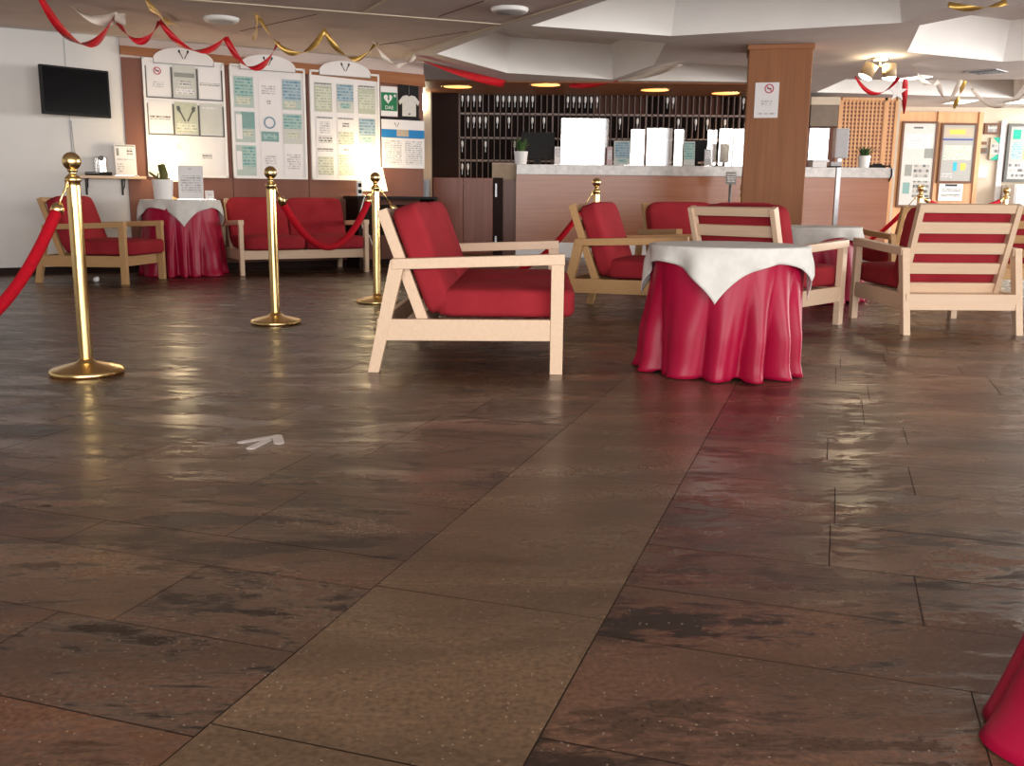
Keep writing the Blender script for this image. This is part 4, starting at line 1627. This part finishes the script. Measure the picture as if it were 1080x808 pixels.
table_lamp('glowing table lamp behind the cactus and the menu on the tall crimson table', on_wall(1.90, 0.40, 0), 0.745, 0.12, 0.085, 0.20, 0.18, 5)
# desk in the corner under the third board
dk = thing('side_desk', 'narrow black desk against the panelling at the end of the poster wall', 'desk', on_wall(4.30, 0.0, 0), WROT)
m = MB()
m.b2((-0.44, -0.46, 0.765), (0.54, -0.025, 0.795), M_black, 0.003)
m.build('desk_top', M_black, dk)
for x in (-0.42, 0.50):
    m = MB()
    m.b2((x, -0.44, 0), (x + 0.03, -0.04, 0.765), M_darkwood)
    m.build('side_panel', M_darkwood, dk)
m = MB()
m.b2((-0.39, -0.08, 0.35), (0.50, -0.06, 0.70), M_darkwood)
m.build('back_panel', M_darkwood, dk)
table_lamp('glowing table lamp with a cone shade on the black desk, behind the third brass post', on_wall(4.12, 0.26, 0), 0.795, 0.17, 0.115, 0.26, 0.06, 5)
ps = thing('power_strip', 'upright white power strip with dark sockets on the black desk', 'power strip', on_wall(3.935, 0.33, 0.795), WROT)
m = MB()
m.b2((-0.03, -0.022, 0), (0.03, 0.022, 0.17), M_ceramic, 0.005)
m.build('body', M_ceramic, ps)
for z in (0.05, 0.12):
    m = MB()
    m.b2((-0.021, -0.0235, z - 0.021), (0.021, -0.0215, z + 0.021), M_black)
    m.build('socket', M_black, ps)
cb = MB()
cb.tube([on_wall(4.0, 0.30, 0.81), on_wall(3.97, 0.42, 0.80), on_wall(3.92, 0.50, 0.76), on_wall(3.87, 0.515, 0.62), on_wall(3.90, 0.505, 0.45), on_wall(3.98, 0.50, 0.36), on_wall(4.03, 0.51, 0.20), on_wall(4.05, 0.50, 0.02)], 0.006, M_ceramic, 8)
tag(cb.build('cable'), 'white cable looping down from the power strip in front of the black desk', 'cable')
bp = MB()  # small uneven white ball lying on the floor
bmesh.ops.create_icosphere(bp.bm, subdivisions=2, radius=0.028, matrix=Matrix.Translation((0, 0, 0.028)))
for v in bp.bm.verts:
    v.co *= RND.uniform(0.88, 1.08)
    v.co.z = max(v.co.z, 0.0)
tag(bp.build('white_ball', M_paper, None, (-3.80, 8.83, 0)), 'small white ball on the floor under the far-left wooden armchair', 'paper')

# ------------------------------------------------------------------ right-hand notice wall
FY = 16.5
pw = MB()
pw.b2((6.0, -0.02, 0.0), (7.72, 0.0, 2.25), M_orange)
for x in (6.02, 6.32, 6.98, 7.66):
    pw.b2((x, -0.05, 0.0), (x + 0.07, -0.02, 2.25), M_orange)
struct(pw.build('trim_6', None, None, (0, FY + 0.04, 0)))


def frame_board(name, label, x0, x1, z0, z1, fm, fw, base, blocks, cat='notice board'):
    r = thing(name, label, cat, ((x0 + x1) / 2, FY - 0.035, 0))
    w, h = x1 - x0, z1 - z0
    m = MB()
    for x in (-w / 2, w / 2 - fw):
        m.b2((x, -0.02, z0), (x + fw, 0.02, z1), fm)
    m.b2((-w / 2 + fw, -0.02, z0), (w / 2 - fw, 0.02, z0 + fw), fm)
    m.b2((-w / 2 + fw, -0.02, z1 - fw), (w / 2 - fw, 0.02, z1), fm)
    m.build('frame', fm, r)
    printed('poster', w - 2 * fw, h - 2 * fw, base, blocks, r, (0, -0.008, z0 + fw), thick=0.02)
    return r


frame_board('framed_board', 'tall brown-framed board of white leaflets, left of two on the orange wall', 6.39, 6.98, 0.70, 2.09, C_choc, 0.035, M_lpaper,
            [(0.3, 0.04, 0.6, 0.06, C_dgrey), (0.08, 0.12, 0.9, 0.3, T_grey), (0.7, 0.3, 0.98, 0.42, C_mgrey), (0.12, 0.5, 0.35, 0.64, C_mgrey), (0.1, 0.72, 0.32, 0.86, C_teal), (0.4, 0.5, 0.9, 0.66, T_photo), (0.42, 0.7, 0.95, 0.9, T_photo)])
frame_board('framed_board', 'brown-framed poster with a blue line on the orange wall, right of the two', 7.04, 7.63, 1.10, 2.07, C_choc, 0.035, C_mid,
            [(0.04, 0.04, 0.96, 0.20, C_tan), (0.2, 0.08, 0.7, 0.16, C_yel), (0.0, 0.24, 0.96, 0.27, C_navy), (0.06, 0.36, 0.94, 0.62, T_sage), (0.4, 0.66, 0.52, 0.82, C_cyan), (0.64, 0.68, 0.8, 0.8, C_yel), (0.05, 0.86, 0.4, 0.95, T_dark)])
ht = thing('paper_notice', 'white sheet with dark printed lines hanging below the right-hand framed poster', 'notice', (7.29, FY - 0.03, 0))
printed('sheet', 0.40, 0.28, M_paper, [(0.25, 0.03, 0.75, 0.15, C_ink), (0.1, 0.3, 0.9, 0.45, T_dark), (0.1, 0.6, 0.9, 0.75, T_dark)], ht, (0, 0, 0.81))
for nm, lab, x0, x1, z0, z1, base, bl in (
        ('small_picture', 'small brown picture highest on the pale wall between the notice boards', 7.77, 8.02, 1.90, 2.075, C_choc, [(0.2, 0.2, 0.8, 0.8, T_photo)]),
        ('small_picture', 'tiny pale brown picture above another on the pale wall', 7.72, 7.84, 1.725, 1.785, C_tan, [(0.1, 0.1, 0.9, 0.9, C_choc)]),
        ('small_picture', 'tiny dark picture below its pale brown twin on the pale wall', 7.715, 7.845, 1.588, 1.68, C_dgrey, [(0.15, 0.25, 0.85, 0.75, C_choc)]),
        ('wall_box', 'grey metal box low on the pale wall right of the framed poster', 7.66, 7.89, 1.19, 1.40, M_grey, [(0.1, 0.1, 0.9, 0.45, C_teal2), (0.1, 0.55, 0.9, 0.9, M_paper)])):
    r = printed(nm, x1 - x0, z1 - z0, base, bl, None, ((x0 + x1) / 2, FY - 0.0, z0), thick=0.03)
    tag(r, lab, 'picture' if 'picture' in nm else 'box')
gp = thing('flyer', 'flyer with green triangles at top and bottom on the pale wall', 'flyer', (8.02, FY, 0))
printed('sheet', 0.26, 0.36, C_tan, [(0.05, 0.25, 0.95, 0.75, T_photo)], gp, (0, 0, 1.485), thick=0.02)
m = MB()
m.prism([(-0.10, 1.845), (0.13, 1.845), (0.02, 1.74)], -0.003, -0.001, C_emer)
m.prism([(-0.13, 1.485), (0.11, 1.485), (0.0, 1.58)], -0.003, -0.001, C_emer)
m.build('green_triangles', C_emer, gp)
frame_board('framed_board', 'dark-framed notice board with green and yellow leaflets at the right edge', 8.14, 9.1, 1.13, 2.07, C_dgrey, 0.045, C_mid,
            [(0.05, 0.06, 0.20, 0.24, C_emer), (0.28, 0.02, 0.55, 0.62, C_yel), (0.05, 0.3, 0.24, 0.62, T_teal), (0.02, 0.68, 0.5, 0.98, T_photo), (0.6, 0.1, 0.95, 0.9, T_photo)])
pe = MB()
pe.b2((8.04, -0.05, 0.0), (8.13, 0.0, 2.12), M_plinth)
struct(pe.build('trim_7', None, None, (0, FY + 0.04, 0)))
wc = thing('white_cabinet', 'bright white low cabinet below the dark-framed notice board at the right edge', 'cabinet', (8.14, 16.05, 0))
m = MB()
m.b2((0, 0, 0.05), (1.6, 0.40, 1.08), M_ceramic, 0.004)
m.build('body', M_ceramic, wc)
for i in range(2):
    m = MB()
    m.b2((0.02 + i * 0.79, -0.018, 0.09), (0.79 + i * 0.79, 0.0, 1.05), M_ceramic, 0.004)
    d = m.build('door', M_ceramic, wc)
    m = MB()
    m.b2((0.70 + i * 0.14, -0.03, 0.5), (0.715 + i * 0.14, -0.018, 0.66), M_steel)
    m.build('handle', M_steel, d)

# ------------------------------------------------------------------ ceiling fittings
def disc(label, loc):
    r = thing('ceiling_light', label, 'ceiling light', loc)
    m = MB()
    m.lathe([(0.115, -0.035), (0.145, -0.030), (0.155, -0.012), (0.155, 0.0)], (0, 0, 0), M_ceramic, 32)
    m.build('rim', M_ceramic, r)
    m = MB()
    m.lathe([(0.0, -0.040), (0.09, -0.039), (0.112, -0.0352)], (0, 0, 0), M_grey, 32)
    m.build('cover', M_grey, r)
    return r


disc('round white ceiling disc near the top middle, beside the white coffer', (-0.05, 8.36, CEIL - 0.012))
disc('round white ceiling disc at the upper left above the notice boards', (-2.58, 8.92, CEIL - 0.012))


def downlight(label, loc, w=45):
    r = thing('downlight', label, 'downlight', loc, 0)
    m = MB()
    m.lathe([(0.20, 0.0), (0.22, -0.008), (0.235, 0.0)], (0, 0, 0), M_brass, 28)
    m.build('rim', M_brass, r)
    m = MB()
    m.lathe([(0.0, -0.006), (0.198, -0.004)], (0, 0, 0), M_down, 28)
    m.build('lens', M_down, r)
    l = bpy.data.lights.new('downlight_lamp', 'SPOT')
    l.energy = w
    l.spot_size = radians(115)
    l.spot_blend = 0.8
    l.color = (1.0, 0.66, 0.38)
    l.shadow_soft_size = 0.1
    o = bpy.data.objects.new('downlight_lamp', l)
    o.location = (loc[0], loc[1], loc[2] - 0.02)
    COL.objects.link(o)
    return r


for x, y, lab in ((-0.80, 14.05, 'glowing amber downlight in the brown soffit at the left end of the key rack'),
                  (0.42, 13.72, 'glowing amber downlight in the brown soffit, second from the left'),
                  (1.98, 14.22, 'glowing amber downlight in the brown soffit, third from the left'),
                  (3.05, 14.55, 'glowing amber downlight in the brown soffit next to the pillar')):
    downlight(lab, (x, y, CEIL - 0.021))


def panel_light(label, loc, w, d, rz):
    r = thing('ceiling_light', label, 'ceiling light', loc, rz)
    m = MB()
    for s_ in (-1, 1):
        m.b2((-w / 2 - 0.015, s_ * d / 2 - 0.008, -0.02), (w / 2 + 0.015, s_ * d / 2 + 0.008, 0), M_ceramic)
        m.b2((s_ * w / 2 - 0.008, -d / 2, -0.02), (s_ * w / 2 + 0.008, d / 2, 0), M_ceramic)
    m.build('frame', M_ceramic, r)
    m = MB()
    m.b2((-w / 2, -d / 2, -0.014), (w / 2, d / 2, -0.004), M_tube)
    m.build('diffuser', M_tube, r)
    return r


panel_light('rectangular ceiling light nearest the spotlights', (4.95, 12.7, CEIL - 0.001), 0.25, 0.50, 0.5)
panel_light('rectangular ceiling light above the gap between the two framed boards', (6.9, 15.55, CEIL - 0.001), 0.3, 0.55, 0)
panel_light('rectangular ceiling light at the right edge, nearer of the two there', (7.86, 15.4, CEIL - 0.001), 0.45, 0.5, 0)
panel_light('rectangular ceiling light at the right edge, farther of the two there', (8.50, 16.1, CEIL - 0.001), 0.4, 0.5, 0)

sp = thing('spotlight_fitting', 'ceiling fitting with two tilted cylinder spotlights right of the pillar', 'spotlight', (3.97, 11.0, CEIL))
m = MB()
m.lathe([(0.075, -0.03), (0.085, -0.02), (0.085, 0)], (0, 0, 0), M_ceramic, 24)
m.tube([(0, 0, -0.02), (0, 0, -0.10)], 0.012, M_brass, 8)
m.build('ceiling_plate', M_ceramic, sp)
for dx, tx, tz in ((-0.13, -0.45, 1), (0.10, 0.05, 1)):
    R = Matrix.Rotation(tx * -1.0, 3, 'Y')
    c = Vector((dx, -0.02, -0.15))
    ax = R @ Vector((0, 0, -1))
    m = MB()
    m.tube([c - ax * 0.085, c - ax * 0.08, c + ax * 0.06], [0.05, 0.072, 0.076], M_spot, 24)
    m.tube([Vector((0, 0, -0.09)), c - ax * 0.04], 0.010, M_brass, 8)
    b_ = m.build('spot_head', M_spot, sp)
    m = MB()
    m.tube([c + ax * 0.0605, c + ax * 0.075], [0.074, 0.060], M_lamp, 24)
    m.build('lens', M_lamp, b_)
    l = bpy.data.lights.new('spot_lamp', 'SPOT')
    l.energy = 60
    l.spot_size = radians(80)
    l.spot_blend = 0.5
    l.color = (1.0, 0.85, 0.62)
    l.shadow_soft_size = 0.05
    o = bpy.data.objects.new('spot_lamp', l)
    pos = Vector((3.97, 11.0, CEIL)) + c + ax * 0.09
    o.location = pos
    o.rotation_euler = ax.to_track_quat('-Z', 'Y').to_euler()
    COL.objects.link(o)
point('spot_uplight', (3.98, 10.94, CEIL - 0.08), 9, (1.0, 0.80, 0.50), 0.03)

vt = thing('ceiling_vent', 'dark square air vent in the ceiling at the upper right', 'vent', (5.62, 12.05, CEIL), 0.75)
vt.scale = (0.62, 0.62, 1)
m = MB()
for s_ in (-1, 1):
    m.b2((-0.30, s_ * 0.27, -0.012), (0.30, s_ * 0.30, 0), M_grey)
    m.b2((s_ * 0.27, -0.30, -0.012), (s_ * 0.30, 0.30, 0), M_grey)
m.build('frame', M_grey, vt)
m = MB()
for k in range(7):
    y = -0.22 + k * 0.073
    m.box((0, y, -0.008), (0.54, 0.05, 0.004), M_iron, Matrix.Rotation(0.5, 3, 'X'))
m.build('louvres', M_iron, vt)


# ------------------------------------------------------------------ streamers
def streamer(label, pts, m_, w=0.05, twist=1.0, sag=0.25, ph=0.0):
    """foil ribbon hung in swags between points just under the ceiling"""
    m = MB()
    k = m.mi(m_)
    path = []
    for i, (a, b) in enumerate(zip(pts[:-1], pts[1:])):
        a, b = Vector(a), Vector(b)
        sg = sag[i] if isinstance(sag, (list, tuple)) else sag
        n = 22
        for j in range(n + (1 if i == len(pts) - 2 else 0)):
            t = j / n
            path.append(a.lerp(b, t) - Vector((0, 0, 4 * sg * t * (1 - t))))
    prev = None
    N = len(path)
    for i, p_ in enumerate(path):
        d = (path[min(i + 1, N - 1)] - path[max(i - 1, 0)]).normalized()
        s_ = Vector((-d.y, d.x, 0))
        s_ = s_.normalized() if s_.length > 1e-6 else Vector((1, 0, 0))
        n_ = d.cross(s_)
        an = ph + twist * 2 * pi * i / N
        e = (s_ * cos(an) + n_ * sin(an)) * w / 2
        q = (m.bm.verts.new(p_ - e), m.bm.verts.new(p_ + e))
        if prev:
            f = m.bm.faces.new((prev[0], prev[1], q[1], q[0]))
            f.smooth = True
        prev = q
    o = m.build('streamer', m_)
    sm = o.modifiers.new('foil_thickness', 'SOLIDIFY')
    sm.thickness = 0.0012
    return tag(o, label, 'streamer')


ZC = CEIL - 0.040
streamer('red foil streamer in three swags at the upper left above the television', [(-3.30, 6.9, ZC), (-3.43, 8.70, ZC), (-3.13, 8.95, ZC)], M_redfoil, 0.06, 1.4, (0.36, 0.19), 1.2)
streamer('red foil streamer swag running towards the first notice board', [(-3.13, 8.95, ZC), (-2.80, 9.80, ZC)], M_redfoil, 0.055, 0.7, 0.19, 1.4)
streamer('red foil streamer swag hanging in front of the middle arched board header', [(-2.80, 9.80, ZC), (-2.35, 10.05, ZC)], M_redfoil, 0.06, 0.9, 0.27, 1.3)
streamer('pale foil twist at the upper left beside the red swags', [(-3.62, 8.3, ZC), (-3.40, 8.72, ZC), (-3.34, 8.6, ZC)], M_palefoil, 0.09, 0.5, 0.07, 0.4)
streamer('gold foil streamer dropping from the top edge above the first notice board', [(-2.85, 7.8, ZC), (-3.05, 9.15, ZC)], M_gold, 0.05, 1.0, 0.05, 0.9)
streamer('gold foil streamer swagged in front of the middle and third notice boards', [(-2.52, 9.75, ZC), (-2.17, 8.55, ZC), (-1.76, 9.36, ZC), (-1.38, 10.05, ZC)], M_gold, 0.05, 2.4, (0.06, 0.26, 0.20), 1.1)
streamer('pale gold foil streamer near the end of the poster wall', [(-1.40, 10.0, ZC), (-1.08, 10.9, ZC)], M_palefoil, 0.05, 1.2, 0.16, 0.3)
streamer('red foil streamer stretched across towards the reception soffit', [(-1.08, 11.2, ZC), (-0.14, 13.3, ZC - 0.02)], M_redfoil, 0.10, 0.3, 0.02, 0.3)
streamer('pink foil streamer running to the beam before the reception', [(0.72, 13.4, ZC - 0.02), (1.33, 12.95, ZC)], M_redfoil, 0.06, 0.5, 0.03, 0.8)
streamer('pale foil streamer lying along the beam left of the pillar', [(1.33, 12.9, ZC), (1.86, 11.4, ZC)], M_palefoil, 0.08, 0.5, 0.02, 0.2)
streamer('dark red foil streamer looped below the spotlight fitting', [(4.15, 12.3, ZC), (4.72, 12.4, ZC)], M_redfoil, 0.05, 0.5, 0.20, 0.9)
streamer('short red tassel hanging beside the lattice screen', [(4.84, 12.5, ZC), (4.86, 12.5, ZC - 0.42)], M_redfoil, 0.07, 0.35, 0.0, 1.2)
streamer('pale foil streamer swagged across the ceiling right of the spotlights', [(4.5, 11.4, ZC), (5.35, 12.75, ZC), (5.55, 12.55, ZC)], M_palefoil, 0.06, 1.3, (0.10, 0.22), 0.5)
streamer('gold foil streamer hanging down near the ceiling vent', [(5.62, 12.6, ZC), (5.58, 12.75, ZC - 0.32)], M_gold, 0.06, 0.8, 0.03, 0.2)
streamer('pale gold foil streamer swagged above the small pictures on the right', [(5.9, 13.0, ZC - 0.05), (6.5, 12.6, ZC - 0.02), (7.3, 13.2, ZC)], M_palefoil, 0.05, 1.2, (0.26, 0.24), 0.6)
streamer('gold foil curl at the top right corner of the ceiling', [(3.32, 7.85, ZC), (3.72, 7.75, ZC)], M_gold, 0.05, 0.6, 0.04, 0.9)
so = thing('star_ornament', 'white foil star ornament hanging under the spotlight fitting', 'ornament', (4.72, 12.4, 2.12))
m = MB()
pts = [(0.12 * (1 if i % 2 == 0 else 0.4) * cos(pi / 2 + i * pi / 5), 0.12 * (1 if i % 2 == 0 else 0.4) * sin(pi / 2 + i * pi / 5)) for i in range(10)]
m.prism(pts, -0.006, 0.006, M_ceramic)
m.build('star', M_ceramic, so)
m = MB()
m.tube([(0, 0, 0.118), (0, 0, CEIL - 2.12)], 0.003, M_steel, 6)
m.build('string', M_steel, so)

# ------------------------------------------------------------------ floor markings
ar = MB()


def dash(a, b, w, lift=0.0):
    a, b = Vector((*a, 0)), Vector((*b, 0))
    d = (b - a).normalized()
    n = Vector((-d.y, d.x, 0)) * w / 2
    pts = []
    for c, s0 in ((b, -pi / 2), (a, pi / 2)):
        for i in range(9):
            t = s0 + pi * i / 8
            pts.append(c + d * (cos(t) * w / 2) + n.normalized() * (sin(t) * w / 2))
    n_ = len(pts)
    v = [(p_.x, p_.y, 0.0005) for p_ in pts] + [(p_.x, p_.y, 0.0022 + lift) for p_ in pts]
    ar.faces(v, [tuple(range(n_, 2 * n_))] + [(i, (i + 1) % n_, (i + 1) % n_ + n_, i + n_) for i in range(n_)], M_arrow)


dash((-0.885, 3.080), (-0.792, 3.165), 0.030)
dash((-0.835, 3.005), (-0.808, 3.105), 0.030, 0.0003)
dash((-0.790, 3.165), (-0.762, 3.075), 0.034, 0.0006)
tag(ar.build('floor_arrow'), 'white painted arrow on the dark floor left of the smooth strip', 'floor marking')
ar = MB()
dash((-2.14, 7.075), (-2.05, 7.082), 0.035)
tag(ar.build('floor_tape'), 'small white tape mark on the floor between the first two brass posts', 'floor marking')
